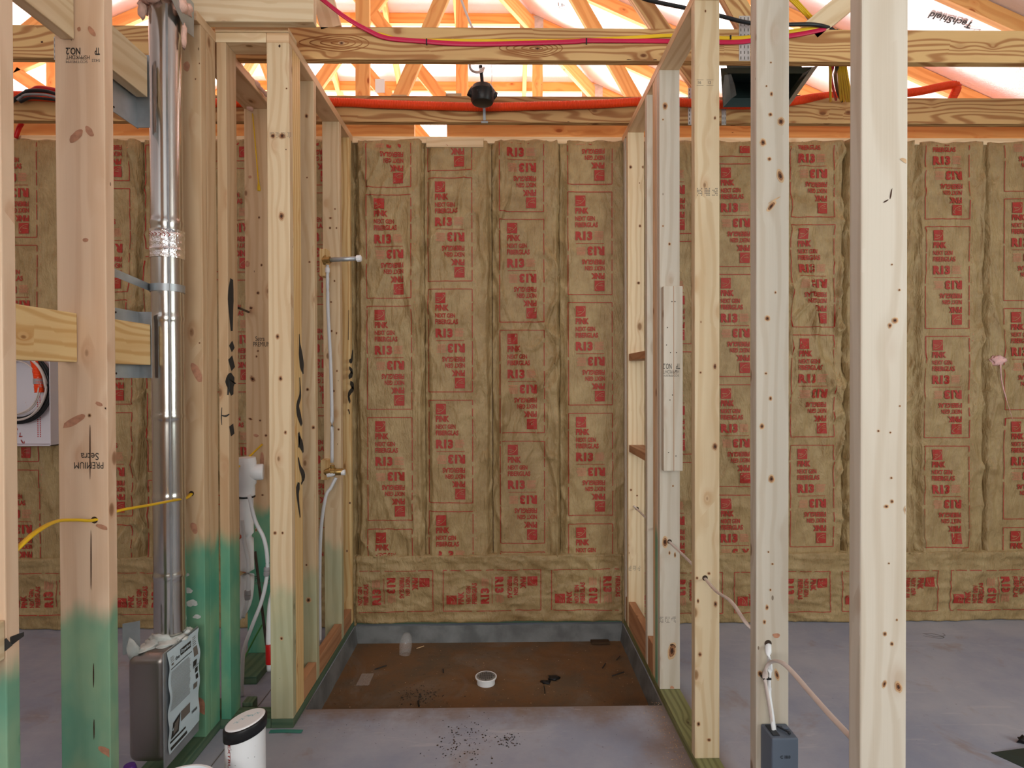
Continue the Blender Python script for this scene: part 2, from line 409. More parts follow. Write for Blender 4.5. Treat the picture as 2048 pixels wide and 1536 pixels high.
_tc = {}
def glyphs(s, bold=0.0):
    """text as flat geometry, cap height about 0.7, left at 0, baseline at 0 -> verts2d, faces, width"""
    key = (s, bold)
    if key in _tc: return _tc[key]
    c = bpy.data.curves.new('lettering', 'FONT'); c.body = s; c.offset = bold; c.resolution_u = 3; c.size = 1
    o = bpy.data.objects.new('lettering', c); COL.objects.link(o)
    dg = bpy.context.evaluated_depsgraph_get(); e = o.evaluated_get(dg); me = e.to_mesh()
    V = [(v.co.x, v.co.y) for v in me.vertices]; Fc = [tuple(p.vertices) for p in me.polygons]
    e.to_mesh_clear(); bpy.data.objects.remove(o); bpy.data.curves.remove(c)
    x0 = min(v[0] for v in V); x1 = max(v[0] for v in V); y0 = min(v[1] for v in V); y1 = max(v[1] for v in V)
    V = [((x - x0) / (x1 - x0), (y - y0) / (y1 - y0)) for x, y in V]
    _tc[key] = (V, Fc); return _tc[key]
def knots(ob, Y, items, X=None):
    """knots, resin streaks and cracks laid into the board's own face: (u, v, width, height, tilt, kind)"""
    me = ob.data; bm = bmesh.new(); bm.from_mesh(me); base = len(me.materials)
    ks = ('k', 'h', 'p', 'd')
    for m_ in (M['knotcore'], M['knothalo'], M['knotpink'], M['knotdark']): me.materials.append(m_)
    og = wloc(ob); lo_ = [min(v.co[i] for v in bm.verts) for i in range(3)]; hi_ = [max(v.co[i] for v in bm.verts) for i in range(3)]
    for it in items:
        u, v, w, h = it[:4]; ang = R(it[4]) if len(it) > 4 else 0; kind = it[5] if len(it) > 5 else 'k'
        layers = [(1.0, kind, .0007)] if kind in 'pdh' else [(1.45, 'h', .0005), (1.0, 'k', .0008), (.5, 'd', .0010)]
        for sc, kd, off in layers:
            vs_ = []
            for i in range(14):
                a = i / 14 * 2 * math.pi; rr_ = 1 + 0.22 * noise.noise(Vector((math.cos(a) * 1.5 + u, math.sin(a) * 1.5, v)))
                dx, dy = math.cos(a) * w / 2 * sc * rr_, math.sin(a) * h / 2 * sc * rr_
                dx, dy = dx * math.cos(ang) - dy * math.sin(ang), dx * math.sin(ang) + dy * math.cos(ang)
                p = at(u + dx, v + dy, Y - off) if X is None else atx(u + dx, v + dy, X - math.copysign(off, X))
                p = p - og
                for ax_ in (0, 1, 2):
                    if ax_ == (1 if X is None else 0): continue
                    p[ax_] = min(max(p[ax_], lo_[ax_] + .003), hi_[ax_] - .003)
                vs_.append(bm.verts.new(p))
            try:
                f = bm.faces.new(vs_); f.material_index = base + ks.index(kd)
            except ValueError: pass
    bm.to_mesh(me); bm.free()
class Print:
    """flat printing laid out in a plane: shapes in (x, y) metres, later mapped onto a surface"""
    def __init__(s): s.V = []; s.F = []; s.M = []; s.lay = 0
    def quad(s, x0, y0, x1, y1, m=0, nx=1, ny=1):
        b = len(s.V)
        for j in range(ny + 1):
            for i in range(nx + 1): s.V.append((x0 + (x1 - x0) * i / nx, y0 + (y1 - y0) * j / ny, s.lay))
        for j in range(ny):
            for i in range(nx):
                a = b + j * (nx + 1) + i; s.F.append((a, a + 1, a + nx + 2, a + nx + 1)); s.M.append(m)
    def poly(s, pts, m=0):
        b = len(s.V); s.V += [(p[0], p[1], s.lay) for p in pts]; s.F.append(tuple(range(b, b + len(pts)))); s.M.append(m)
    def text(s, t, x0, y0, x1, y1, m=0, bold=0.0):
        V, Fc = glyphs(t, bold); b = len(s.V)
        s.V += [(x0 + x * (x1 - x0), y0 + y * (y1 - y0), s.lay) for x, y in V]
        s.F += [tuple(b + i for i in f) for f in Fc]; s.M += [m] * len(Fc)
    def stroke(s, pts, w, m=0, k=6, w_taper=False):
        P = [Vector((p[0], p[1], 0)) for p in pts]; P = catmull(P, k); b = len(s.V); n = len(P)
        for i, p in enumerate(P):
            t = (P[min(i + 1, n - 1)] - P[max(i - 1, 0)]).normalized(); q = Vector((-t.y, t.x, 0))
            W_ = list(w) if isinstance(w, (list, tuple)) else [w]
            if len(W_) > 1 or w_taper: W_ = [W_[0] * .55] + W_ + [W_[-1] * .5] if w_taper else W_
            g_ = i / max(1, n - 1) * (len(W_) - 1); i0 = min(int(g_), max(0, len(W_) - 2))
            ww = (W_[0] if len(W_) == 1 else W_[i0] + (W_[i0 + 1] - W_[i0]) * (g_ - i0)) / 2
            e = (p + q * ww); f = (p - q * ww); s.V += [(e.x, e.y, s.lay), (f.x, f.y, s.lay)]
        for i in range(n - 1):
            a = b + 2 * i; s.F.append((a, a + 1, a + 3, a + 2)); s.M.append(m)
    def add(s, o, fn):
        b = len(s.V); s.V += [fn(x, y) + (l,) for x, y, l in o.V]; s.F += [tuple(b + i for i in f) for f in o.F]; s.M += o.M
    def build(s, name, fn, mats, parent, keep=None):
        V = [fn(x, y, l) for x, y, l in s.V]; Fc = s.F; Ms = s.M
        if keep is not None:
            q = [(f, m) for f, m in zip(Fc, Ms) if all(keep(*s.V[i][:2]) for i in f)]
            Fc = [f for f, m in q]; Ms = [m for f, m in q]
            used = sorted({i for f in Fc for i in f}); ix = {u: k for k, u in enumerate(used)}
            V = [V[i] for i in used]; Fc = [tuple(ix[i] for i in f) for f in Fc]
        if not Fc: return None
        return mesh_obj(name, V, Fc, mats, parent, fmats=Ms, origin=V[0])
def on_plane(O, ex, ey, off=0.0012):
    O = Vector(O); ex = Vector(ex).normalized(); ey = Vector(ey).normalized(); n = ex.cross(ey)
    if n.dot(CP - O) < 0: n = -n
    return lambda x, y, l=0: O + ex * x + ey * y + n * (off + l * 0.0006)
#==BODY==

BX = -0.847; RX = 0.682; LX = -1.137; YB = 3.322; CEIL = 2.778; SB = 0.038; ST = 2.740
# ================================================================== setting
def slab():
    x0, x1, y0, y1 = BX + 0.004, RX - 0.004, atz(960, 1415, 0).y, 3.305
    xs = [-6.5, x0, x1, 5.0]; ys = [-3.4, y0, y1, 9.5]
    V = []; Fc = []
    for z in (0, -0.2):
        for y in ys:
            for x in xs: V.append((x, y, z))
    for j in range(3):
        for i in range(3):
            if i == 1 and j == 1: continue
            a = j * 4 + i; Fc.append((a, a + 1, a + 5, a + 4)); Fc.append((16 + a, 16 + a + 4, 16 + a + 5, 16 + a + 1))
    a, b, c, d = 5, 6, 10, 9
    for p, q in ((a, b), (b, c), (c, d), (d, a)): Fc.append((p, p + 16, q + 16, q))
    o = mesh_obj('floor', V, Fc, M['concrete']); tag(o, kind='structure')
    # sloped liner walls round the sunken shower floor, and the dirt floor
    zi = -0.092; s = 0.016
    V = [(x0, y0, 0), (x1, y0, 0), (x1, y1, 0), (x0, y1, 0), (x0 + s, y0 + .002, zi), (x1 - s, y0 + .002, zi), (x1 - s, y1 - s, zi), (x0 + s, y1 - s, zi)]
    Fc = [(1, 2, 6, 5), (2, 3, 7, 6), (3, 0, 4, 7)]
    li = mesh_obj('trim_1', V, Fc, M['liner']); tag(li, kind='structure')
    sm = li.modifiers.new('thick', 'SOLIDIFY'); sm.thickness = 0.004; sm.offset = 0
    n = 60; V = []; Fc = []
    for j in range(n + 1):
        for i in range(n + 1):
            x = x0 + (x1 - x0) * i / n; y = y0 + (y1 - y0) * j / n
            e = min(i, n - i, j, n - j) / n
            V.append((x, y, zi + 0.004 * noise.noise(Vector((x * 5, y * 5, 1))) + 0.003 * noise.noise(Vector((x * 17, y * 17, 4))) + (0.006 if e < 0.01 else 0)))
    for j in range(n):
        for i in range(n): a = j * (n + 1) + i; Fc.append((a, a + 1, a + n + 2, a + n + 1))
    d = mesh_obj('floor_shower_pan', V, Fc, M['dirt'], smooth=True); tag(d, kind='structure')
    return x0, x1, y0, y1, zi
PX0, PX1, PY0, PY1, PZ = slab()

# outer sheathing behind the insulated wall, rest of the room shell behind the camera
tag(box('wall_back', (-4.2, 3.425, 0.0), (4.2, 3.445, CEIL), M['pinkboard']), kind='structure')
def wallbox(nm, lo, hi): tag(box(nm, lo, hi, M['plainwall']), kind='structure')
wallbox('wall_left', (-4.2, -3.2, 0), (-4.1, 3.445, CEIL))
for y0, y1, z0, z1 in ((0.5, 3.445, 0, CEIL), (-3.2, -1.2, 0, CEIL), (-1.2, 0.5, 0, 1.0), (-1.2, 0.5, 2.4, CEIL)): wallbox('wall_right', (4.2, y0, z0), (4.3, y1, z1))
for x0, x1, z0, z1 in ((-4.2, -2.1, 0, CEIL), (1.2, 4.3, 0, CEIL), (-2.1, 1.2, 0, 1.15), (-2.1, 1.2, 2.55, CEIL)): wallbox('wall_front', (x0, -3.3, z0), (x1, -3.2, z1))

# ================================================================== back wall framing and insulation
def plate_piece(nm, lo, hi, mat, label, cat='plate', **kw): return board(nm, lo, hi, mat, label=label, cat=cat, **kw)
plate_piece('top_plate', (-4.1, 3.325, ST), (4.15, 3.414, CEIL), M['cream'], 'long pale top plate along the insulated wall above the kraft paper')
plate_piece('bottom_plate', (-4.1, 3.33, 0.0), (4.15, 3.419, 0.038), M['greenplate'], 'green bottom plate under the insulated wall')
xg0, xg1 = at(829, 262, 3.38).x, at(894, 262, 3.38).x
plate_piece('nailer', (-4.1, 3.372, CEIL), (xg0, 3.41, CEIL + 0.13), M['truss'], 'orange board on edge over the insulated wall, ends at the bright gap', 'board')
plate_piece('nailer', (xg1, 3.372, CEIL), (3.5, 3.41, CEIL + 0.13), M['truss'], 'long orange board on edge over the insulated wall, beyond the bright gap', 'board')
pp = [at(725, 281, 3.318), at(1040, 296, 3.318)]
plate_piece('filler_strip', (at(853, 285, 3.315).x, 3.300, at(853, 296, 3.315).z), (at(967, 285, 3.315).x, 3.324, at(853, 277, 3.315).z), M['cream'], 'short pale strip tacked over the top of the shower insulation', 'board')

UX = lambda u: at(u, 760, YB).x
VZ = lambda v: at(990, v, YB).z
FW, FH = 88 / 350.6, 204 / 350.6; PER = 221 / 350.6
def frame_print(seed):
    p = Print(); k = 1 / 350.6; rnd = random.Random(seed)
    h = Print()
    x0, y1 = -29 * k, 95 * k
    h.quad(x0, 74 * k, -9 * k, y1, 0, 3, 3)
    h.lay = 1
    h.stroke([(-27 * k, 77 * k), (-19 * k, 79 * k), (-12 * k, 85 * k), (-11 * k, 90 * k), (-14 * k, 92 * k)], 0.8 * k, 2)
    h.stroke([(-27 * k, 85 * k), (-22 * k, 84.5 * k), (-17 * k, 84 * k)], 0.9 * k, 2)
    h.stroke([(-25 * k, 81.6 * k), (-21 * k, 81.2 * k)], 0.6 * k, 2)
    h.lay = 0
    h.text('PINK', -29 * k, 59 * k, -2.5 * k, 71 * k, 0, 0.045)
    h.text('NEXT GEN', -29 * k, 45 * k, 10 * k, 54 * k, 0, 0.035)
    h.text('FIBERGLAS', -29 * k, 32 * k, 16 * k, 42 * k, 0, 0.035)
    h.text('R13', -29 * k, 6 * k, 5 * k, 24 * k, 0, 0.06)
    for i in range(7): h.quad(9 * k, (8 + i * 2.4) * k, (28 - rnd.random() * 4) * k, (8.9 + i * 2.4) * k, 1, 3, 1)
    p.add(h, lambda x, y: (x, y)); p.add(h, lambda x, y: (-x, -y))
    t = 0.7 * k; W = 44 * k; H = 102 * k
    p.quad(-28 * k, -t * .7, 28 * k, t * .7, 0, 10, 1)
    for sy in (-1, 1): p.quad(-W, sy * H - t, W, sy * H + t, 0, 18, 1)
    for sx in (-1, 1):
        y = -H
        while y < H:
            y2 = min(H, y + (rnd.uniform(0.5, 1.1) if sx < 0 else rnd.uniform(0.12, 0.5)) * H)
            p.quad(sx * W - t, y, sx * W + t, y2, 0, 1, max(2, int((y2 - y) / 0.012)))
            y = y2 + rnd.uniform(2, 10) * k
    return p
def seam_dist(x, xa, xb, z, sd):
    a = x - xa - 0.006 * noise.noise(Vector((z * 2.5, sd, 0))); b = xb - x - 0.006 * noise.noise(Vector((z * 2.5, sd, 5)))
    return a, b
def surf_v(xa, xb, sd, wr):
    def f(x, z):
        a, b = seam_dist(x, xa, xb, z, sd)
        y = YB - 0.010
        t = (x - xa) / (xb - xa)
        hs = random.Random(int(sd * 10)); wa, wb = hs.uniform(.010, .034), hs.uniform(.010, .024)
        for d, wd, q in ((a, wa, 1), (b, wb, 2)):
            d = max(d, 0); wv = wd * (1 + 0.5 * noise.noise(Vector((z * 2.1, sd, q * 9))))
            y += 0.030 * math.exp(-(d / wv) ** 4)
            y -= 0.008 * math.exp(-((d - wv * 1.25 - 0.006) / 0.006) ** 2) * max(0, 0.6 + noise.noise(Vector((z * 2.6, sd * 2, q))))
        y += 0.010 * (2 * t - 1) ** 4
        y += 0.007 * noise.noise(Vector((x * 3.1 + sd, z * 1.1, sd * 1.7)))
        mk = max(0.0, min(1.0, 0.45 + 1.1 * noise.noise(Vector((x * 2.3, z * 1.3, sd + 40)))))
        edge = 1.6 * math.exp(-(min(a, b) / 0.06) ** 2)
        for (qa, qb, qc, w, lim) in ((5, 2.0, 3.0, .010, .22), (9, 3.2, -5.0, .007, .18), (20, 5, 6, .003, .2)):
            r = abs(noise.noise(Vector((x * qa + z * qc * .5, z * qb - x * qc * .5, sd + qa)))); y -= wr * 1.5 * (mk * .8 + edge * .6) * w * max(0, 1 - r / lim) ** 1.5
        if z > 2.70: y += (z - 2.70) * 0.1
        return y
    return f
def sheet_obj(name, xa, xb, za, zb, S, nx, nz, back, mat, edge=None):
    V = []; Fc = []
    for j in range(nz + 1):
        for i in range(nx + 1):
            x = xa + (xb - xa) * i / nx; z = za + (zb - za) * j / nz
            if edge and j == nz: z += edge(x)
            V.append((x, S(x, z), z))
    for j in range(nz):
        for i in range(nx): a = j * (nx + 1) + i; Fc.append((a, a + 1, a + nx + 2, a + nx + 1))
    ring = [i for i in range(nx + 1)] + [j * (nx + 1) + nx for j in range(1, nz + 1)] + [nz * (nx + 1) + i for i in range(nx - 1, -1, -1)] + [j * (nx + 1) for j in range(nz - 1, 0, -1)]
    b = len(V)
    for r in ring: V.append((V[r][0], back if V[r][2] > 0.05 else 3.327, V[r][2]))
    n = len(ring)
    for i in range(n): Fc.append((ring[i], b + i, b + (i + 1) % n, ring[(i + 1) % n]))
    return mesh_obj(name, V, Fc, mat, smooth=True, origin=((xa + xb) / 2, YB, za))
ZSPLIT = VZ(1110)
batts = [(-135, 7, -110, 350, 'insulation batt beyond the white cable enclosure, partly out of view'),
 (7, 148, -9, 492, 'kraft-faced insulation batt behind the white cable enclosure'),
 (148, 288, 176, 380, 'creased insulation batt behind the metal dryer duct'),
 (288, 430, 297, 293, 'insulation batt behind the doubled studs beside the duct'),
 (430, 570, 430, 340, 'insulation batt glimpsed between the sprayed stud and the knotty Setra stud'),
 (570, 712, 592, 388, 'insulation batt seen behind the shower valve tubing'),
 (712, 850, 736, 392, 'shower insulation batt nearest the shower head pipe, with a broad dark fold at its edge'),
 (850, 985, 857, 358, 'shower insulation batt whose print begins with half a PINK block under the filler strip'),
 (985, 1120, 1000, 440, 'wrinkled shower insulation batt with R13 printed right under the top plate'),
 (1120, 1264, 1136, 385, 'shower insulation batt beside the framed wall with the white cable'),
 (1264, 1408, 1295, 484, 'insulation batt mostly hidden behind the stud with the nailed scab board'),
 (1408, 1548, 1425, 329, 'olive insulation batt behind the stud with printed barcode dots'),
 (1548, 1688, 1578, 451, 'heavily creased insulation batt directly before the widest bare stud'),
 (1688, 1828, 1704, 503, 'insulation batt almost covered by the widest bare stud'),
 (1828, 1968, 1847, 454, 'smooth olive insulation batt just beyond the widest bare stud'),
 (1968, 2108, 2003, 398, 'insulation batt with a tuft of pink fibre torn through its seam')]
for k, (ua, ub, uf, vt, lab) in enumerate(batts):
    xa, xb = UX(ua), UX(ub); wr = {12: 2.2, 2: 2.0, 8: 1.7, 13: 1.6, 6: 1.3}.get(k, 1.1); sd = k * 2.3 + 1
    S = surf_v(xa, xb, sd, wr)
    o = sheet_obj('insulation_batt', xa + .0015, xb - .0015, ZSPLIT - 0.003, ST + 0.012, S, 56, 210, 3.40, M['kraft'], edge=lambda x, sd=sd: 0.012 * noise.noise(Vector((x * 12, sd, 3))))
    tag(o, lab, 'insulation', 'upright kraft-faced insulation batts')
    P = Print(); cx = UX(uf) + FW / 2; t = vt
    while t > 280: t -= 221
    i = 0
    while t < 1115:
        cz = VZ(t) - FH / 2
        P.add(frame_print(k * 20 + i), lambda x, y, cz=cz, cx=cx: (x + cx, y + cz)); t += 221; i += 1
    # tiny vertical line of code beside the frame
    for q in range(60):
        z = ZSPLIT + 0.1 + q * 0.037 + random.Random(q + k).random() * 0.01
        if q % 7 < 5: P.quad(cx + FW / 2 + 0.016, z, cx + FW / 2 + 0.0185, z + 0.006, 1)
    P.build('print', lambda x, y, l, S=S: Vector((x, S(x, y) - 0.0050 - 0.001 * l, y)), [M['ink'], M['inklight'], M['kraft']], o,
            keep=lambda x, y, xa=xa, xb=xb: xa + 0.012 < x < xb - 0.004 and ZSPLIT < y < ST - 0.004)
def surf_h(sd):
    def f(x, z):
        y = YB - 0.020
        y += 0.012 * noise.noise(Vector((x * 2.2, z * 4 + x * 1.2, sd)))
        for (a, b, c, w) in ((4, 9, 1, .026), (8, 17, 4, .020), (16, 30, 7, .009)):
            r = abs(noise.noise(Vector((x * a + z * 6, z * b - x * 2.0, sd + c)))); y -= w * max(0, 0.3 - r)
        if z > ZSPLIT - 0.03: y -= 0.004
        y = min(y, 3.324) if z > 0.05 else min(y, 3.318)
        return y
    return f
for (ua, ub, centers, lab, sd) in ((712, 1242, (768, 983, 1198), 'insulation batt laid sideways along the foot of the shower wall', 4),
        (1243, 2120, (1345, 1560, 1775, 1990), 'insulation batt laid sideways at the foot of the wall behind the bare studs', 11),
        (-300, 711, (-100, 115, 330, 545), 'dark insulation batt laid sideways at the foot of the wall behind the duct', 21)):
    xa, xb = UX(ua), UX(ub); S = surf_h(sd)
    o = sheet_obj('insulation_batt', xa, xb, 0.022 if ua == 712 else 0.004, ZSPLIT + 0.006, S, int((xb - xa) / 0.009), 44, 3.40, M['kraft'], edge=lambda x: 0.008 * noise.noise(Vector((x * 6, 2, 3))))
    tag(o, lab, 'insulation', None)
    P = Print()
    for i, c in enumerate(centers):
        P.add(frame_print(900 + i + int(sd)), lambda x, y, c=c: (-y * 0.95 + UX(c), x * 0.92 + VZ(1177 if ua < 1242 else 1185)))
    P.build('print', lambda x, y, l, S=S: Vector((x, S(x, y) - 0.0050 - 0.001 * l, y)), [M['ink'], M['inklight'], M['kraft']], o,
            keep=lambda x, y, xa=xa, xb=xb: xa + 0.012 < x < xb - 0.012)
# tuft of pink fibre pulled out of the seam on the far side
tf = at(1995, 722, 3.30)
t = empty('fibre_tuft', tf, 'tuft of pink fibreglass poking through the torn kraft paper seam', 'fibreglass')
blob('tuft', tf, (0.04, 0.012, 0.028), M['pinkfiber'], t, 0.6, 3)
tube('strand', [tf + Vector((0.01, -0.008, -0.02)), at(2005, 770, 3.285), at(2025, 838, 3.29)], 0.004, M['pinkfiber'], t, 6, radii=[1, 0.8, 0.3])

# ================================================================== studs
def stud(lo, hi, mat, label, group=None): return board('stud', lo, hi, M[mat], label=label, cat='stud', group=group)
# right-hand framed wall
RW = 0.089
def rstud(y, mat, label, z0=SB): return stud((RX, y, z0), (RX + RW, y + SB, ST), mat, label)
r1 = rstud(1.10, 'pale', 'widest bare white pine stud, closest to the camera, with no cable hole in view')
r2 = rstud(1.56, 'pale', 'knotty white pine stud carrying the blue-grey electrical box')
r3 = rstud(2.064, 'cream', 'cream stud with printed dots, between the scab board stud and the electrical box stud')
r4 = rstud(2.53, 'pale', 'pale stud with the short grooved scab board nailed to its face')
r4b = stud((RX, 2.572, SB), (RX + 0.089, 2.61, ST), 'pink', 'reddish stud doubled up behind the scab board stud')
r4c = stud((RX + 0.002, 2.614, SB), (RX + 0.091, 2.652, ST), 'pine', 'third stud of the stack behind the scab board stud')
r5a = rstud(2.75, 'pale', 'narrow-looking stud just behind the tripled studs, carrying the short blocks')
r5 = rstud(3.17, 'cream', 'yellowish stud with a rough bark edge and two short blocks')
r6 = rstud(3.247, 'pale', 'end stud of the cable wall against the insulated wall')
for z, lab in ((1.497, 'short brown block near eye level between two studs of the cable wall'), (1.000, 'lower short brown block between two studs of the cable wall')):
    board('block', (RX + 0.004, 2.79, z), (RX + 0.086, 3.168, z + 0.038), M['kick'], label=lab, cat='block')
a = at(1327, 572, 2.49); b = at(1363, 942, 2.49)
scab = board('scab_board', (a.x, 2.490, b.z), (a.x + 0.083, 2.528, a.z), M['pale'], label='short grooved scab board nailed to the face of a pale stud, stamped NO.2', cat='board')
pr = Print(); wv = 0.083; hh = a.z - b.z
pr.quad(wv * 0.52, 0, wv * 0.52 + 0.002, hh, 0)
for (u, v) in ((1344, 603), (1350, 603), (1335, 655), (1333, 690), (1353, 705), (1352, 742), (1345, 790), (1340, 800), (1337, 905), (1352, 912), (1341, 705)):
    x = at(u, v, 2.489).x - a.x; z = at(u, v, 2.489).z - b.z
    pr.poly([(x + 0.0024 * math.cos(q), z + 0.0024 * math.sin(q)) for q in [i * 0.785 for i in range(8)]], 1)
pr.build('groove_and_nail_holes', on_plane((a.x, 2.490, b.z), (1, 0, 0), (0, 0, 1), 0.0008), [M['kick'], M['holedark']], scab)
plate_piece('top_plate', (RX, -0.4, ST), (RX + RW, 3.32, CEIL), M['pine'], 'top plate of the cable wall running toward the shower wall')
rp = plate_piece('bottom_plate', (RX, 0.1, 0.0), (RX + RW, 3.31, SB), M['treated'], 'treated green bottom plate of the cable wall', )
for (y0, y1, lab) in ((2.656, 2.748, 'low blocking behind the tripled studs of the cable wall'), (2.79, 3.168, 'low blocking board on edge between the block studs of the cable wall'), (3.21, 3.245, 'tiny low blocking by the end stud of the cable wall')):
    board('blocking', (RX + 0.001, y0, SB), (RX + 0.039, y1, SB + 0.14), M['kick'], label=lab, cat='block')

# wall on the other side of the shower
LW = 0.089
def lstud(y, mat, label, x=BX - LW): return stud((x, y, SB), (x + LW, y + SB, ST), mat, label)
a1 = lstud(2.34, 'palegreen', 'front corner stud of the shower wall, sprayed with a black squiggle on its side')
a2 = stud((BX - 0.038, 2.379, SB), (BX, 2.468, ST), 'yellow', 'corner stud turned sideways behind the front corner stud of the shower')
b1 = lstud(2.638, 'palegreen', 'second stud of the shower wall, finger-jointed with long patches')
c1 = lstud(3.05, 'palegreen', 'spotty stud behind the brass shower valve')
d1 = lstud(3.247, 'yellow', 'end stud of the shower wall with blurry black spray marks')
plate_piece('top_plate', (BX - LW, 2.34, ST), (BX, 3.322, CEIL), M['pine'], 'top plate of the shower wall with brown end grain at its corner')
plate_piece('bottom_plate', (BX - LW, 2.34, 0), (BX, 3.31, SB), M['greenplate'], 'green bottom plate of the shower wall')
for (y0, y1, lab) in ((2.47, 2.636, 'low kick block between corner studs and second stud of the shower wall'), (2.678, 3.048, 'long low kick block below the shower valve'), (3.09, 3.245, 'low kick block by the end stud of the shower wall')):
    board('blocking', (BX - 0.039, y0, SB), (BX - 0.001, y1, SB + 0.085), M['kick'], label=lab, cat='block')
# short crossing wall
plate_piece('top_plate', (LX, 2.34, ST), (BX - LW - 0.001, 2.429, CEIL), M['cream'], 'short top plate of the crossing wall beside the duct')
plate_piece('lath', (LX, 2.335, CEIL), (BX, 2.43, CEIL + 0.019), M['cream'], 'thin board lying over the short top plate beside the duct', 'board')
plate_piece('bottom_plate', (LX, 2.34, 0), (BX - LW - 0.001, 2.429, SB), M['greenplate'], 'short green bottom plate behind the capped white pipe')
e1 = stud((LX + 0.003, 2.341, SB), (LX + 0.041, 2.429, ST), 'green', 'round-edged stud with smudged black spray marks, green at its foot')
# long plumbing and duct wall (2x6)
W6 = 0.140
s1 = stud((LX - W6, 1.342, SB), (LX, 1.380, ST), 'pink', 'stud at the picture edge next to the white cable enclosure')
s2 = stud((LX - W6, 1.69, SB), (LX, 1.728, ST), 'pink', 'wide pink stud stamped Setra PREMIUM upside down, green at its foot')
s3 = stud((LX - W6, 2.226, SB), (LX, 2.264, ST), 'green', 'wide green-footed stud right behind the metal duct and dryer box')
s4 = stud((LX - W6, 2.266, SB), (LX, 2.338, ST), 'green', 'doubled stud between the duct stud and the round-edged sprayed stud')
f1 = stud((LX - W6, 2.91, SB), (LX, 2.948, ST), 'green', 'wide knotty stud stamped Setra PREMIUM behind the white drain pipe')
plate_piece('top_plate', (LX - W6, 0.2, ST), (LX, 2.05, CEIL), M['pine'], 'wide top plate over the duct wall, near part')
plate_piece('top_plate', (LX - W6, 2.20, ST), (LX, 3.32, CEIL), M['pine'], 'wide top plate over the plumbing, beyond the duct')
plate_piece('bottom_plate', (LX - W6, 0.2, 0), (LX, 2.50, SB), M['greenplate'], 'wide green bottom plate under the dryer box')
plate_piece('bottom_plate', (LX - W6, 2.68, 0), (LX, 3.32, SB), M['greenplate'], 'wide green bottom plate under the knotty stud behind the pipes')
bl = M['yellow']
board('block', (LX - W6 + 0.02, 1.382, 1.452), (LX - W6 + 0.058, 1.688, 1.592), bl, label='yellow pine block with a large knot above the white cable enclosure', cat='block')
board('block', (LX - W6 + 0.02, 1.730, 1.452), (LX - W6 + 0.058, 2.035, 1.592), bl, label='yellow pine block with an angled end touching the duct', cat='block')
board('block', (LX - W6 + 0.02, 1.382, 2.372), (LX - W6 + 0.058, 1.688, 2.512), M['cream'], label='high pale block between the pink stud and the edge stud', cat='block')
board('block', (LX - W6 + 0.02, 1.730, 2.372), (LX - W6 + 0.058, 2.030, 2.512), M['cream'], label='high pale block with two round knots beside the duct', cat='block')
board('block', (LX - 0.04, 0.97, 0.765), (LX - 0.001, 1.341, 0.854), M['cream'], label='low block at the picture edge joined to the edge stud', cat='block')
hb = at(632, 52, 2.30)
board('header_board', (LX - 0.2, 2.27, CEIL + 0.001), (at(627, 30, 2.27).x, 2.308, CEIL + 0.21), M['cream'], label='clean pale board end standing over the short top plate beside the duct', cat='board')

#==BODY2==
# ================================================================== roof: foil sheathing, trusses
SL = 0.44; ZC = CP.z
YA, YBt = 4.97, 5.58                       # the two flat-topped hip trusses in view
XRA = at(1063, 27, YA).x; ZA = at(1063, 27, YA).z      # right shoulder of the first
AX = -0.83                                  # ridge line
XLA = 2 * AX - XRA
def z_right(x): return ZA - SL * (x - XRA)
def z_left(x): return ZA - SL * (XLA - x)
def z_hip(y): return ZA - SL * (y - YA)
ZR = z_right(AX)                            # ridge height
YR = YA - (XRA - AX)                        # hip apex
YE = 8.9; XE = 4.35; XEL = 2 * AX - XE
def roof_panel(nm, pts):
    th = 0.012
    n = (Vector(pts[1]) - Vector(pts[0])).cross(Vector(pts[2]) - Vector(pts[0])).normalized()
    if n.z < 0: n = -n
    a = [Vector(p) + n * 0.002 for p in pts]; b = [p + n * th for p in a]; k = len(pts)
    Fc = [tuple(range(k)), tuple(range(2 * k - 1, k - 1, -1))] + [(i, (i + 1) % k, k + (i + 1) % k, k + i) for i in range(k)]
    return tag(mesh_obj(nm, a + b, Fc, M['foil']), kind='structure')
apex = (AX, YR, ZR)
yh = lambda x: YA + (x - XRA)                       # hip line (45 degrees) right
zE = z_right(XE)
cR = (XE, yh(XE), zE); cL = (XEL, yh(XE), zE)
roof_panel('ceiling_roof_slope', [(AX, -3.6, ZR), apex, cR, (XE, -3.6, zE)])
roof_panel('ceiling_roof_slope', [(AX, -3.6, ZR), (XEL, -3.6, zE), cL, apex])
roof_panel('ceiling_hip_slope', [apex, cL, cR])

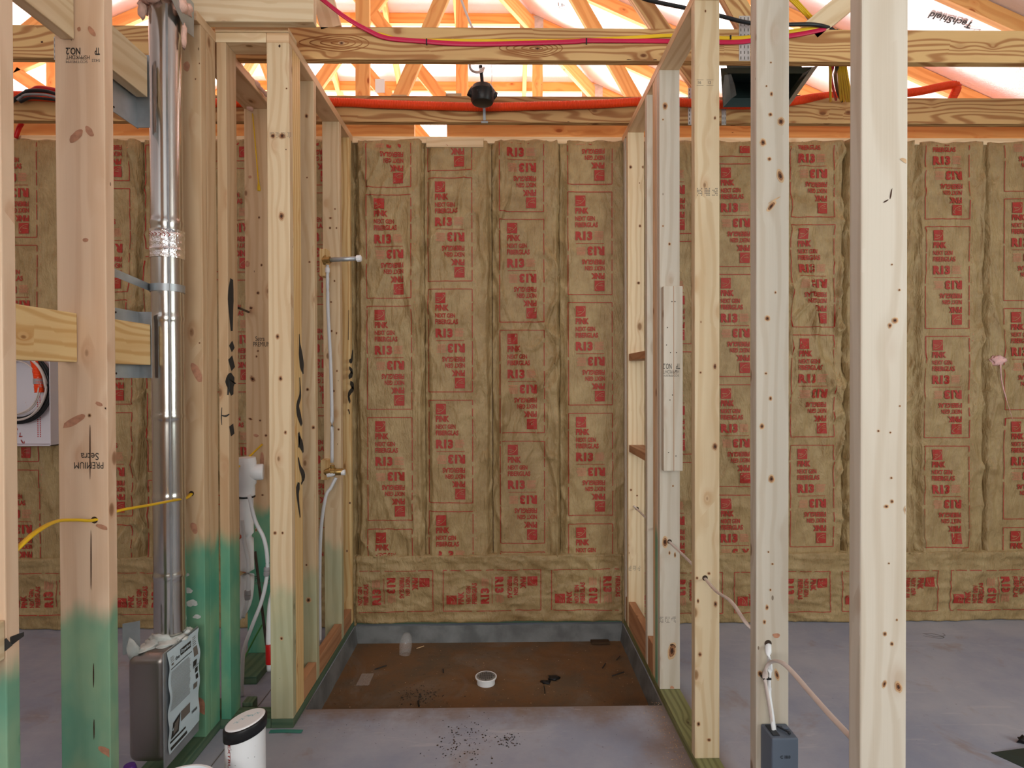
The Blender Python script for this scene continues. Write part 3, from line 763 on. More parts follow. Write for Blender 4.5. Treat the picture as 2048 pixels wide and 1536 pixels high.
def truss(Y, label, webs, flat=False, chordmat='truss', gussets=(), xr=4.15, xl=-5.9):
    t = empty('roof_truss', (AX, Y, CEIL), label, 'roof truss', 'roof trusses')
    Z0 = CEIL; Ys = Y + 0.019
    board('bottom_chord', (xl, Y, Z0), (xr, Y + SB, Z0 + 0.140), M[chordmat], t)
    zt = z_hip(Y) if flat else None
    def topc(xa, za, xb, zb):
        a = Vector((xa, Ys, za)); b = Vector((xb, Ys, zb)); d = (b - a).normalized(); n = Vector((-d.z, 0, d.x))
        if n.z > 0: n = -n
        lumber('top_chord', a + n * 0.0445, b + n * 0.0445, 0.089, SB, M['truss'], n, t)
    if flat:
        xs = XRA + (Y - YA); xsl = 2 * AX - xs
        topc(xs, zt, XE - .1, z_right(XE - .1)); topc(xsl, zt, XEL + .1, z_left(XEL + .1))
        topc(xsl + .04, zt, xs - .04, zt)
        for sx in (xs, xsl):
            box('gusset_plate', (sx - 0.10, Y - 0.0015, zt - 0.17), (sx + 0.10, Y, zt - 0.02), M['gusset'], t)
    else:
        topc(AX, ZR - 0.01, XE - .1, z_right(XE - .1)); topc(AX, ZR - 0.01, XEL + .1, z_left(XEL + .1))
    for w in webs:
        (u0, v0, u1, v1) = w[:4]; mt = w[4] if len(w) > 4 else 'truss'
        a = at(u0, v0, Ys); b = at(u1, v1, Ys)
        d = b - a
        if a.z > b.z: a, b = b, a
        d = (b - a) / (b.z - a.z)
        a = a + d * (Z0 + 0.135 - a.z)                 # foot on the chord
        p = a.copy()
        ztop = zt - 0.06 if flat else 9
        for i in range(400):                            # run up until the roof
            q = p + d * 0.01
            if q.z > min(z_right(q.x), z_left(q.x)) - 0.075 or q.z > ztop: break
            p = q
        lumber('web', a, p, 0.089, SB, M[mt], Vector((1, 0, 0)), t)
    for (u0, v0, u1, v1) in gussets:
        p = at(u0, v0, Y); q = at(u1, v1, Y)
        g = box('gusset_plate', (p.x, Y - 0.0015, q.z), (q.x, Y, p.z), M['gusset'], t)
        P = Print(); W = q.x - p.x; H = p.z - q.z
        nx = max(3, int(W / 0.014)); nz = max(3, int(H / 0.022))
        for i in range(nx):
            for j in range(nz): P.quad((i + .3) / nx * W, (j + .2) / nz * H, (i + .6) / nx * W, (j + .75) / nz * H, 0)
        P.build('tooth_slots', on_plane((p.x, Y - 0.0015, q.z), (1, 0, 0), (0, 0, 1), 0.0006), [M['grey_ink']], g)
    return t
T1 = truss(2.53, 'nearest roof truss, its bottom chord carrying the magenta and yellow cables', [(632, -60, 664, 62, 'pine'), (1700, -2, 1625, 60, 'cream'), (1462, -5, 1495, 55, 'beam')], chordmat='beam', gussets=[(1478, 32, 1500, 122), (108, 74, 119, 120)])
T2 = truss(3.14, 'second roof truss, its bottom chord carrying the orange conduit', [(1280, 0, 1323, 62, 'beam'), (1000, -120, 560, -60)], chordmat='beam', gussets=[(1376, 176, 1400, 250), (1443, 205, 1452, 250)])
T3 = truss(3.75, 'third roof truss, with a plain upright web beside the wide slanting web', [(726, 0, 726, 200), (885, -5, 800, 195), (1155, 0, 1268, 197), (60, 60, 110, 20)])
T4 = truss(4.36, 'fourth roof truss, with a white tag on its slanting web', [(924, 0, 924, 200), (712, 120, 785, 205), (838, 140, 900, 215), (672, 120, 632, 175), (108, 140, 108, 200), (30, 145, 120, 205)])
TA = truss(YA, 'nearer flat-topped roof truss with a metal plate at its shoulder', [(1075, 60, 1075, 200), (520, 100, 560, 200), (250, 80, 330, 200)], flat=True)
TB = truss(YBt, 'farther and lower flat-topped roof truss', [(1190, 195, 1190, 230), (775, 210, 775, 240), (60, 150, 60, 190)], flat=True)
tg = at(760, 172, 4.358)
tagp = box('white_tag', (tg.x - 0.035, 4.354, tg.z - 0.05), (tg.x + 0.035, 4.3575, tg.z + 0.05), M['paper'], T4)
def hipz(x, y): return z_hip(y)
for i, x in enumerate([0.21 - 0.59 * k for k in range(-2, 8)]):
    y0 = max(YR + abs(x - AX) + 0.1, YR + 0.1); 
    if x > XRA: y0 = yh(x) + 0.1
    a = Vector((x, y0, z_hip(y0) - 0.055)); b = Vector((x, 8.6, z_hip(8.6) - 0.055))
    lumber('jack_rafter', a, b, 0.089, SB, M['truss'], (0, 0, 1), None, label='orange jack rafter under the foil of the far hip roof', cat='rafter', group='jack rafters of the far hip roof')
for sx, lab in ((1, 'slanting hip rafter running to the shoulder plate of the flat-topped trusses'), (-1, 'hip rafter on the side of the roof above the duct')):
    a = Vector((AX, YR, ZR - 0.10)); b = Vector((AX + sx * 4.2, YR + 4.2, ZR - 0.10 - SL * 4.2))
    lumber('hip_rafter', a, b, 0.13, SB, M['truss'], (0, 0, 1), None, label=lab, cat='rafter')
# printing on the foil
nR = Vector((SL, 0, 1)).normalized(); pR = Vector((AX, 0, ZR))
def foil_text(items, O, D, U, n, p, par, off=0.004):
    o3 = atp(O[0], O[1], p, n); d3 = atp(D[0], D[1], p, n); u3 = atp(U[0], U[1], p, n)
    ex = (d3 - o3).normalized(); ey = (u3 - o3); ey = (ey - ex * ey.dot(ex)).normalized()
    L = (d3 - o3).length; P = Print()
    for it in items: it(P, L)
    f = on_plane(o3 - n * 0.0, ex, ey, off); ob = P.build('sheathing_print', f, [M['black_ink'], M['inklight']], None)
    return ob
o = foil_text([lambda P, L: P.text('TechShield', 0, 0, L, L * 0.22, 0, 0.03)], (1950, 44), (1864, 22), (1946, 60), nR, pR, None)
tag(o, 'black TechShield lettering printed upside down on the foil by the widest stud', 'lettering')
o = foil_text([lambda P, L: P.text('LP', 0, 0, L, L * .8, 0, 0.0), lambda P, L: P.quad(0, -L * .35, L * 1.6, -L * .28, 0)], (1960, 62), (1941, 60), (1957, 72), nR, pR, None)
tag(o, 'underlined LP logo printed on the foil beside the larger lettering', 'lettering')
o = foil_text([lambda P, L: P.text('LP', 0, 0, L, L * .7, 0, 0.0), lambda P, L: P.quad(-L * .1, -L * .35, L * 1.2, -L * .25, 0)], (1117, 11), (1130, 15), (1119, 5), nR, pR, None)
tag(o, 'small LP logo printed on the foil above the shoulder plate', 'lettering')

# ================================================================== cables and conduit in the attic
def path(pts, Y): return [at(u, v, (Y[i] if isinstance(Y, (list, tuple)) else Y)) for i, (u, v) in enumerate(pts)]
yf = 2.53 - 0.006
c = tube('magenta_cable', path([(636, -8), (690, 34), (735, 60), (775, 76), (853, 83), (905, 87), (970, 88), (1060, 86), (1150, 83), (1180, 81), (1320, 82), (1405, 84), (1475, 84), (1510, 80), (1590, 70), (1645, 59), (1665, 55)], [2.44, 2.49, 2.515] + [yf] * 11 + [yf, 2.53, 2.545]), 0.0035, M['magenta'], None, 8, rz=0.0105)
tag(c, 'long magenta cable sagging across the nearest truss chord', 'cable')
for (u, v) in ((853, 83), (1173, 82)): box('cable_staple', at(u - 1.2, v - 6, yf - .004) * 1.0 + Vector((0, -.001, -0.025)), at(u + 1.2, v - 6, yf - .004) + Vector((0, .006, 0)), M['black'], c)
c = tube('yellow_cable', path([(735, 62), (765, 70), (800, 79), (850, 81), (1100, 82), (1250, 76), (1345, 71), (1450, 76), (1500, 74), (1580, 63), (1640, 55), (1662, 53)], [2.55, 2.528, 2.527, 2.529, 2.529, yf, yf, yf, yf, yf, 2.53, 2.545]), 0.0035, M['yellowcable'], None, 8, rz=0.0085)
tag(c, 'yellow cable running just above the magenta one on the nearest chord', 'cable')
box('cable_staple', at(1460, 70, yf - .005), at(1463, 78, yf - .005) + Vector((0, .006, 0)), M['black'], c)
yo = 3.14 - 0.022
c = tube('orange_conduit', path([(-20, 190), (60, 192), (120, 196), (235, 205), (400, 206), (655, 204), (760, 208), (880, 212), (980, 214), (1100, 211), (1200, 208), (1285, 203), (1345, 204), (1420, 208), (1500, 210), (1575, 204), (1640, 194), (1700, 191), (1760, 190), (1830, 184), (1880, 174), (1905, 170), (1914, 175), (1905, 196), (1900, 210)],
    [3.12] * 2 + [yo] * 13 + [3.12, 3.15, 3.17, 3.19, 3.2, 3.22, 3.22, 3.22, 3.22, 3.24]), 0.021, M['orange'], None, 12, corr=0.008, k=6)
tag(c, 'fat orange corrugated conduit strapped along the second truss chord', 'conduit')
c = tube('grey_cable', path([(600, 202), (690, 201), (800, 203), (900, 205), (960, 204), (1060, 206), (1150, 204), (1300, 204), (1450, 200), (1600, 192)], 3.165), 0.006, M['blackcable'], None, 8)
tag(c, 'thin black cable lying on the second truss chord behind the orange conduit', 'cable')
c = tube('black_cable', path([(1270, -12), (1300, 1), (1400, 22), (1445, 33), (1500, 46), (1570, 49), (1625, 49), (1655, 55), (1672, 64)], [2.46, 2.46, 2.48, 2.48, 2.49, 2.5, 2.51, 2.535, 2.56]), 0.0085, M['blackcable'], None, 10)
tag(c, 'thick black cable crossing above the magenta one and bending over the nearest chord', 'cable')
for i, (u, w, lab) in enumerate(((0, 0, 'first'), (5, 3, ''), (10, 8, ''), (16, 12, ''))):
    c = tube('yellow_cable', path([(1565 + u, -14), (1590 + u * .8, 10), (1615 + u, 34 + w * .5), (1642 + u * .5, 52)], [2.5, 2.53, 2.56, 2.6]), 0.0045, M['yellowcable'], None, 8, rz=0.003)
    tag(c, 'yellow cable in the bundle dropping to the nearest chord behind the electrical box stud', 'cable', 'yellow cables dropping between the bare studs')
c = tube('grey_cable', path([(1578, -8), (1600, 16), (1620, 42)], [2.52, 2.55, 2.6]), 0.005, M['greywire'], None, 8)
tag(c, 'grey cable among the yellow bundle above the nearest chord', 'cable')
for i, (ut, ub) in enumerate(((1676, 1682), (1679, 1688), (1683, 1694), (1686, 1699), (1690, 1703), (1660, 1661))):
    c = tube('yellow_cable', path([(ut - 8, 60), (ut, 128), ((ut + ub) / 2, 165), (ub, 203)], [2.6, 2.62, 2.8, 3.1]), 0.006, M['yellowcable'], None, 8, rz=0.004)
    tag(c, 'yellow cable hanging between the two nearest chords beside the widest stud', 'cable', 'yellow cables hanging between the two nearest chords')
c = tube('magenta_cable', path([(1664, 60), (1666, 130), (1662, 150), (1668, 185), (1672, 200)], [2.6, 2.62, 2.8, 3.0, 3.1]), 0.006, M['magenta'], None, 8)
tag(c, 'magenta cable hanging between the two nearest chords', 'cable')
c = tube('black_cable', path([(1672, 60), (1674, 130), (1671, 150), (1675, 180), (1684, 202)], [2.6, 2.62, 2.8, 3.0, 3.1]), 0.009, M['blackcable'], None, 8)
tag(c, 'black cable hanging between the two nearest chords', 'cable')
c = tube('white_cable', path([(919, -10), (930, 20), (942, 50), (950, 70), (942, 110), (940, 135), (950, 144), (962, 143), (968, 136)], [2.9, 2.9, 2.88, 2.86, 2.85, 2.85, 2.86, 2.9, 2.93]), 0.006, M['whitecable'], None, 8)
tag(c, 'white cable looping down to the black ceiling light can', 'cable')
for (pts, m, lab, r) in (([(20, 205), (50, 186), (58, 182), (90, 182), (125, 192)], 'blackcable', 'black cable coil end on the second chord beside the pink stud', 0.012),
        ([(35, 200), (50, 190), (90, 190), (128, 199)], 'greywire', 'grey cable lying over the second chord beside the pink stud', 0.009),
        ([(40, 204), (60, 196), (95, 198), (130, 204)], 'blackcable', 'lower black cable on the second chord beside the pink stud', 0.009),
        ([(66, 184), (78, 178), (100, 180), (130, 186)], 'red', 'red conduit bend above the second chord beside the pink stud', 0.02)):
    c = tube('cable', path(pts, 3.10 if m != 'red' else 3.15), r, M[m], None, 8, rz=r * .8); tag(c, lab, 'cable')
c = tube('red_cable', path([(31, 276), (38, 256), (44, 246)], 3.30), 0.012, M['red'], None, 8); tag(c, 'short red conduit piece over the top plate beside the edge stud', 'cable')

# black ceiling light can hanging by its stem
lc = at(965, 190, 2.96)
t = empty('light_can', lc, 'black recessed light can hanging between the two nearest truss chords', 'light fixture')
lathe('housing', lc + Vector((0, 0, -0.045)), (0, 0, 1), [(0, .035), (.004, .052), (.02, .060), (.045, .062), (.06, .066), (.07, .060), (.088, .05), (.098, .022)], M['black'], t, 20)
tube('stem', [lc + Vector((0, 0, .05)), at(963, 150, 2.955), at(961, 131, 2.95)], 0.009, M['black'], t, 8)
for i in range(7):
    a = i * 0.9; blob('clip', lc + Vector((math.cos(a) * .06, math.sin(a) * .05, 0.01 * math.sin(i * 2.3))), (.020, .014, .024), M['black'], t, 0.7, i, 1)
tube('ground_wire', [at(982, 128, 2.95), at(984, 150, 2.95), at(982, 168, 2.95)], 0.0015, M['galv'], t, 6)
tube('collar', [at(963, 144, 2.95), at(963, 138, 2.95)], 0.012, M['pvc'], t, 8)
hb = at(968, 206, 3.118)
t = empty('hanger_bar', at(968, 206, 3.112), 'small galvanized hanger bar screwed to the second chord under the light can', 'bracket')
p = at(968, 206, 3.088); q = at(969, 243, 3.130)
lumber('bar', (p.x, 3.090, p.z), (q.x, 3.134, q.z + .008), 0.014, 0.002, M['galv'], (1, 0, 0), t, bev=0.0005)
box('foot', (q.x - .018, 3.132, q.z - .006), (q.x + .018, 3.139, q.z + .004), M['galv'], t)
for (u0, v0, u1, v1, lab) in ((782, 189, 814, 206, 'small wood block end under the wide slanting web'), (891, 186, 923, 206, 'small wood block end beside the light can')):
    p = at(u0, v0, 3.30); q = at(u1, v1, 3.30)
    board('block', (p.x, 3.30, q.z - .02), (q.x, 3.42, p.z), M['cream'], label=lab, cat='block')
# dark sheet-metal duct boot
t = empty('duct_boot', at(1510, 160, 2.75), 'dark sheet-metal duct boot draped in clear plastic, hanging between the nearest chords', 'duct')
def quadpts(pts): return [at(u, v, y) for u, v, y in pts]
V = quadpts([(1441, 136, 2.62), (1626, 134, 2.62), (1573, 213, 3.05), (1446, 214, 3.05), (1455, 146, 2.66), (1606, 146, 2.66), (1570, 196, 3.02), (1462, 196, 3.02)])
V += [v + Vector((0, 0.03, 0.10)) for v in V[4:]]
Fc = [(0, 1, 5, 4), (1, 2, 6, 5), (2, 3, 7, 6), (3, 0, 4, 7), (4, 5, 9, 8), (5, 6, 10, 9), (6, 7, 11, 10), (7, 4, 8, 11), (8, 9, 10, 11)]
b = mesh_obj('boot', V, Fc, M['darkgreen'], t, origin=V[0])
sm = b.modifiers.new('thick', 'SOLIDIFY'); sm.thickness = 0.002
V = quadpts([(1449, 150, 2.66), (1462, 148, 2.65), (1470, 170, 2.7), (1473, 190, 2.78), (1462, 198, 2.8), (1447, 214, 2.86), (1445, 180, 2.7)])
V += [(V[0] + V[3]) / 2 + Vector((0, -0.03, 0))]
pf = mesh_obj('plastic_film', V, [(i, (i + 1) % 7, 7) for i in range(7)], M['clear'], t, smooth=True, origin=V[0])
lumber('flange', at(1573, 213, 3.045), at(1630, 133, 2.60), 0.03, 0.003, M['galv'], (0, 1, 0), t, bev=0.001)

# ================================================================== dryer duct and dryer box
DX, DY, DR = -1.205, 2.115, 0.052
t = empty('dryer_duct', (DX, DY, 0.5), 'shiny galvanized dryer duct rising from the wall box to the top plate', 'duct')
prof = []
z = 0.49
rings = [0.70, 0.98, 1.27, 1.62, 1.96]
zs = [0.49 + i * 0.01 for i in range(227)]
for zz in zs:
    r = DR
    for rg in rings:
        d = abs(zz - rg)
        if d < 0.012: r += 0.003 * (1 - d / 0.012)
    prof.append((zz - 0.49, r))
pipe = lathe('pipe', (DX, DY, 0.49), (0, 0, 1), prof, M['duct'], t, 32, smooth=False)
for p in pipe.data.polygons: p.use_smooth = True
lumber('lock_seam', (DX + 0.030, DY - 0.0445, 0.5), (DX + 0.030, DY - 0.0445, 2.72), 0.008, 0.003, M['galv'], (1, 0, 0), t, bev=0.001)
zt1 = at(333, 455, 2.06).z; zt0 = at(333, 512, 2.06).z
lathe('foil_tape', (DX, DY, zt0), (0, 0, 1), [(i * (zt1 - zt0) / 10, DR + 0.004 + 0.0018 * math.sin(i * 2.6)) for i in range(11)], M['foiltape'], t, 32)
P = Print()
for i in range(6): P.stroke([(i * 0.013 - .035, 0), (i * .013 - .030, .008), (i * .013 - .038, .014)], 0.0022, 0)
P.build('red_lettering', lambda x, y, l: Vector((DX + (DR + .0065) * math.sin(x / DR), DY - (DR + .0065) * math.cos(x / DR), zt1 - 0.03 + y)), [M['ink']], t)
zs1 = at(333, 568, 2.06).z
tag(lathe('hanger_strap_band', (DX, DY, zs1 - 0.022), (0, 0, 1), [(0, DR + .004), (0.026, DR + .004)], M['galv'], t, 28), 'galvanized strap band round the duct')
lumber('hanger_strap', (LX - W6 + 0.075, 1.73, zs1 + .006), (DX - 0.052, DY + 0.0, zs1 - 0.008), 0.026, 0.0012, M['galv'], (0, 0, 1), t, bev=0.0004)
# nail plates fixed across the blocks beside the duct
for (zc, hh, lab) in ((1.522, 0.19, 'galvanized nail plate behind the yellow pine block beside the duct'), (2.40, 0.21, 'dark nail plate behind the high knotted block beside the duct')):
    g = empty('nail_plate', (LX - W6 + 0.012, 1.97, zc), lab, 'metal plate')
    box('plate', (LX - W6 + 0.008, 1.90, zc - hh / 2 - 0.02), (LX - W6 + 0.0105, 2.055, zc + hh / 2 + 0.02), M['galv'], g)
    box('flange', (LX - W6 + 0.008, 2.045, zc - hh / 2 - 0.02), (LX - W6 + 0.055, 2.048, zc + hh / 2 + 0.02), M['galv'], g)
    for s in (-1, 1):
        blob('screw', (LX - W6 + 0.012, 1.925, zc + s * (hh / 2 + 0.005)), (.002, .004, .004), M['holedark'], g, 0, 1, 1)
# top plate patch of metal and foam round the duct
pts = [(338, -14), (372, -14), (388, 8), (388, 75), (372, 62)]
g = empty('nail_plate', at(375, 30, 2.10), 'dark metal plate nailed over the cut top plate beside the duct', 'metal plate')
xs = LX + 0.002
V = [atx(u, v, xs) for u, v in pts]; V2 = [v + Vector((-0.002, 0, 0)) for v in V]; k = len(V)
mesh_obj('plate', V + V2, [tuple(range(k)), tuple(range(2 * k - 1, k - 1, -1))] + [(i, (i + 1) % k, k + (i + 1) % k, k + i) for i in range(k)], M['galv'], g, origin=V[0])
g = empty('spray_foam', (DX, DY, 2.72), 'pink expanding foam round the top of the dryer duct', 'foam')
for i in range(9):
    a = i * 0.72 + 0.3
    blob('foam_lump', (DX + 0.066 * math.cos(a), DY + 0.066 * math.sin(a), 2.738 + 0.012 * math.sin(i * 3)), (.026, .024, .020 + .006 * math.sin(i * 1.7)), M['foam'], g, 0.5, i, 2)
blob('foam_drip', (DX - 0.055, DY - 0.045, 2.695), (.014, .014, .035), M['foam'], g, 0.5, 22, 2)
blob('foam_drip', (DX + 0.068, DY - 0.005, 2.63), (.009, .010, .045), M['foam'], g, 0.6, 23, 2)
f2 = tube('spray_foam', [at(469, 122, 2.60), at(490, 145, 2.66), at(510, 165, 2.72), at(535, 190, 2.80)], 0.010, M['foam'], None, 8, radii=[1, 1.5, .8, 1.3, .9, 1.4, .8, 1.2]); tag(f2, 'bead of pink foam along the plate seam behind the front corner stud', 'foam')
f3 = empty('spray_foam', at(500, 214, 2.905), 'pink foam plug at the head of the knotty stud where the yellow wire comes out', 'foam')
blob('foam_plug', at(500, 214, 2.90), (.018, .014, .02), M['foam'], f3, .5, 5, 2)

t = empty('dryer_box', (-1.205, 2.05, 0.11), 'rounded aluminized steel dryer vent box with a paper label', 'dryer box')
# rounded deep-drawn shell
bx0, bx1, by0, by1, bz0, bz1 = -1.272, -1.137, 1.965, 2.165, 0.105, 0.475
o = box('shell', (bx0, by0, bz0), (bx1, by1, bz1), M['boxmetal'], t, 0.032, 6)
for p in o.data.polygons: p.use_smooth = True
box('rim', (bx1 - .004, by0 - .01, bz0 - .01), (bx1, by1 + .01, bz1 + .01), M['galv'], t, 0.001)
# wavy paper cover over the opening
V = []; Fc = []; ny, nz = 12, 30
y0p, y1p = by0 + 0.008, by1 + 0.004; z0p, z1p = bz0 + 0.030, bz1 + 0.006
XS = {}
def papx(y, z): 
    e = 0.004 * math.sin(z * 60 + y * 10) * max(0, abs((y - y0p) / (y1p - y0p) - .5) * 2 - .3)
    return bx1 + 0.006 + e + 0.002 * math.sin(z * 22)
def wav(y, z): return y + 0.004 * math.sin(z * 55) * ((y - y0p) / (y1p - y0p) - .3)
for j in range(nz + 1):
    for i in range(ny + 1):
        y = y0p + (y1p - y0p) * i / ny; z = z0p + (z1p - z0p) * j / nz; V.append((papx(y, z), wav(y, z), z))
for j in range(nz):
    for i in range(ny): a = j * (ny + 1) + i; Fc.append((a, a + 1, a + ny + 2, a + ny + 1))
pap = mesh_obj('paper_label', V, Fc, M['paper'], t, smooth=True, origin=(bx1, y0p, z0p)); tag(pap, 'pale printed paper label with black lettering')
PW, PH = y1p - y0p, z1p - z0p; P = Print(); w, h = PW, PH
def R_(a, b, c, d, m=0): P.quad(a * w, b * h, c * w, d * h, m, 4, 2)
P.text('the', 0.20 * w, 0.865 * h, 0.34 * w, 0.90 * h, 0, 0.02)
R_(0.37, .87, .72, .935)
P.lay = 1; P.text('Dryerbox', 0.385 * w, .88 * h, .70 * w, .925 * h, 2, 0.03); P.lay = 0
R_(.04, .815, .74, .823); R_(.06, .85, .13, .87, 1)
for i in range(4): R_(.05, .885 + i * .014, .17 - .02 * (i % 2), .889 + i * .014, 1)
rr = random.Random(4)
for i in range(34): R_(.06, .40 + i * .0117, .68 - rr.random() * .05, .4035 + i * .0117, 1)
for i in range(5): R_(.78, .86 + i * .02, .93 - rr.random() * .05, .866 + i * .02, 1)
R_(.79, .74, .92, .84, 1); R_(.76, .64, .88, .70, 0); R_(.76, .625, .97, .632, 0); R_(.84, .56, .94, .61); R_(.86, .49, .94, .54); R_(.78, .40, .90, .46, 1)
P.poly([(.07 * w, .12 * h), (.30 * w, .13 * h), (.36 * w, .30 * h), (.12 * w, .27 * h)], 0)
P.lay = 1; P.poly([(.12 * w, .15 * h), (.26 * w, .16 * h), (.31 * w, .27 * h), (.16 * w, .25 * h)], 1); P.lay = 0
R_(.38, .20, .68, .30, 1); R_(.05, .085, .52, .105); R_(.05, .02, .55, .05); 
for i in range(9): R_(.74 + i * .02, .16, .75 + i * .02, .19, 0)
P.build('label_print', lambda x, y, l: Vector((papx(y0p + x, z0p + y) + 0.0012 + l * 0.0006, wav(y0p + x, z0p + y), z0p + y)), [M['black_ink'], M['grey_ink'], M['paper']], pap)
# sealant smeared over the box top and a torn collar
for i, (x, y, sx, sy, sz) in enumerate(((-1.205, 2.11, .064, .078, .012), (-1.235, 2.03, .03, .045, .006), (-1.18, 2.07, .035, .05, .008), (-1.165, 2.14, .022, .03, .014), (-1.215, 2.068, .04, .014, .022))):
    blob('sealant', (x, y, bz1 + 0.002 + (0.006 if i == 4 else 0)), (sx, sy, sz), M['sealant'], t, 0.45, i + 3, 3)
g = lumber('side_flashing', (bx0 + 0.01, 1.985, bz1 - .0), (bx0 + 0.01, 1.985, bz1 + .105), 0.05, 0.0015, M['galv'], (0.9, 0.5, 0), t, bev=0.0003)
blob('sealant', (bx0 + 0.014, 1.98, bz1 + 0.02), (.02, .006, .035), M['sealant'], t, 0.6, 9, 2)
P = Print()
for (x, z, s_) in ((0.035, 0.60, .02), (.05, .55, .024), (.07, .50, .015), (.03, .66, .012)):
    P.poly([(x + s_ * (1 + .35 * noise.noise(Vector((math.cos(a), math.sin(a), z * 30)))) * math.cos(a), z + s_ * .55 * (1 + .5 * noise.noise(Vector((math.sin(a) * 2, math.cos(a) * 2, z * 50)))) * math.sin(a)) for a in [i * .2618 for i in range(24)]], 0)
P.build('sealant_smear', on_plane((LX - 0.10, 2.226, 0), (1, 0, 0), (0, 0, 1), .001), [M['sealant']], s3)

# ================================================================== plumbing seen behind the front corner stud
t = empty('drain_pipe', at(491, 1240, 2.72), 'white PVC drain with a tee standing beside the knotty stud', 'pipe')
P0 = at(493, 985, 2.72); P1 = at(494, 1170, 2.72)
x = P0.x
tube('pipe', [(x, 2.72, P0.z), (x, 2.72, (P0.z + P1.z) / 2), (x, 2.72, P1.z), (x - .02, 2.72, P1.z - .10), (x - .07, 2.70, P1.z - .16)], 0.030, M['pvc'], t, 18)
zt = at(491, 915, 2.72).z; zb = at(491, 992, 2.72).z
lathe('tee', (x, 2.72, zb), (0, 0, 1), [(0, .034), (0.004, .038), (.05, .038), (.06, .044), (zt - zb - .02, .044), (zt - zb, .040)], M['pvc'], t, 24)
lathe('tee_branch', (x + .02, 2.72, (zt + zb) / 2 + .02), (0.9, .25, 0), [(0, .036), (.05, .038), (.055, .034)], M['pvc'], t, 20)
lathe('joint_ring', (x, 2.72, zb - .006), (0, 0, 1), [(0, .0385), (.005, .0385)], M['black'], t, 20)
c = tube('water_tube', path([(498, 990), (510, 1040), (527, 1075), (534, 1110), (534, 1150), (524, 1200), (505, 1250), (488, 1300), (484, 1360), (484, 1392)], [2.62, 2.62, 2.62, 2.62, 2.62, 2.61, 2.60, 2.59, 2.58, 2.58]), 0.0085, M['pex'], None, 10)
tag(c, 'translucent water tube curving down past the white drain, with a crimped coupling', 'tube')
lathe('coupling', at(533, 1142, 2.62) + Vector((0, 0, -.022)), (0.05, 0, 1), [(0, .011), (.004, .013), (.018, .013), (.020, .011), (.024, .013), (.036, .013), (.04, .011)], M['greywire'], c, 14)
c = tube('water_tube', path([(484, 1040), (488, 1080), (496, 1120), (497, 1165), (494, 1200), (486, 1235)], 2.60), 0.0085, M['pex'], None, 10)
tag(c, 'second translucent tube hugging the front of the white drain', 'tube')
lathe('coupling', at(495, 1190, 2.60) + Vector((0, 0, -.02)), (0, 0, 1), [(0, .012), (.018, .014), (.02, .011), (.022, .014), (.04, .013)], M['greywire'], c, 14)
c = tube('steel_rod', [at(510, 1103, 2.78), at(533, 1290, 2.74)], 0.007, M['rust'], None, 6, k=1); tag(c, 'rusty rod leaning behind the water tubes', 'rod')
c = tube('water_tube', path([(549, 1175), (541, 1215), (538, 1290), (540, 1340)], [2.70, 2.70, 2.70, 2.70]), 0.014, M['pvc'], None, 12)
tag(c, 'white stub tube rising from a red sleeve beside the front corner stud', 'tube')
lathe('sleeve', at(541, 1326, 2.70), (0, 0, 1), [(0, .021), (.085, .021), (.09, .018)], M['red'], c, 16)
board('block', (at(484, 1380, 2.45).x, 2.45, 0), (at(505, 1380, 2.45).x, 2.50, 0.045), M['greenplate'], label='small dark green offcut on the floor behind the capped pipe', cat='block')
c = tube('green_cable', path([(524, 1250), (510, 1275), (497, 1300), (488, 1318)], [2.8, 2.8, 2.78, 2.75]), 0.004, flat('green_cable_jacket', (.06, .22, .05), .5), None, 6); tag(c, 'thin green cable low behind the water tubes', 'cable')

# shower head stub and valve
t = empty('shower_stub', at(655, 519, 2.96), 'galvanized shower arm stub with white cap pointing into the shower', 'pipe')
p = at(657, 520, 2.95); q = at(716, 517, 2.93)
tube('nipple', [p, q], 0.0115, M['galv'], t, 14, k=1)
lathe('cap', at(713, 517, 2.93), (q - p), [(0, .012), (.003, .017), (.022, .017), (.026, .010)], M['pvc'], t, 8)
lathe('elbow', p - (q - p).normalized() * .03, (q - p), [(0, .013), (.01, .016), (.03, .016), (.034, .018), (.04, .018), (.041, .012)], M['brass'], t, 8)
blob('elbow_ear', p + Vector((-.02, .0, 0)), (.012, .01, .026), M['brass'], t, .2, 1, 2)
board('block', (BX - .088, 2.99, at(650, 552, 2.99).z), (BX - .052, 3.0505, at(650, 497, 2.99).z), M['yellow'], label='yellow block behind the brass elbow of the shower arm', cat='block')
board('block', (BX - .088, 2.99, at(650, 960, 2.99).z), (BX - .052, 3.0505, at(650, 920, 2.99).z), M['yellow'], label='yellow block behind the brass shower valve', cat='block')
c = tube('riser_tube', path([(655, 530), (656, 620), (661, 720), (664, 830), (664, 925)], [2.955, 2.955, 2.96, 2.96, 2.96]), 0.0085, M['pex'], None, 10)
tag(c, 'translucent riser tube between the shower arm and the brass valve', 'tube')
lathe('crimp_ring', at(655, 545, 2.955), (0, 0, 1), [(0, .011), (.02, .012), (.024, .010)], M['pvc'], c, 12)
t = empty('shower_valve', at(668, 945, 2.93), 'brass shower valve with white caps between two shower wall studs', 'valve')
vc = at(668, 944, 2.93)
lathe('body', vc + Vector((-.05, 0, 0)), (1, 0.05, 0), [(0, .010), (.01, .016), (.03, .018), (.035, .022), (.055, .022), (.06, .017), (.09, .017), (.10, .012)], M['brass'], t, 12)
lathe('cap', at(683, 945, 2.93), (1, 0.05, 0), [(0, .014), (.018, .014)], M['pvc'], t, 12)
lathe('inlet', at(654, 951, 2.92), (1, .1, .3), [(0, .010), (.02, .013), (.04, .012)], M['pvc'], t, 12)
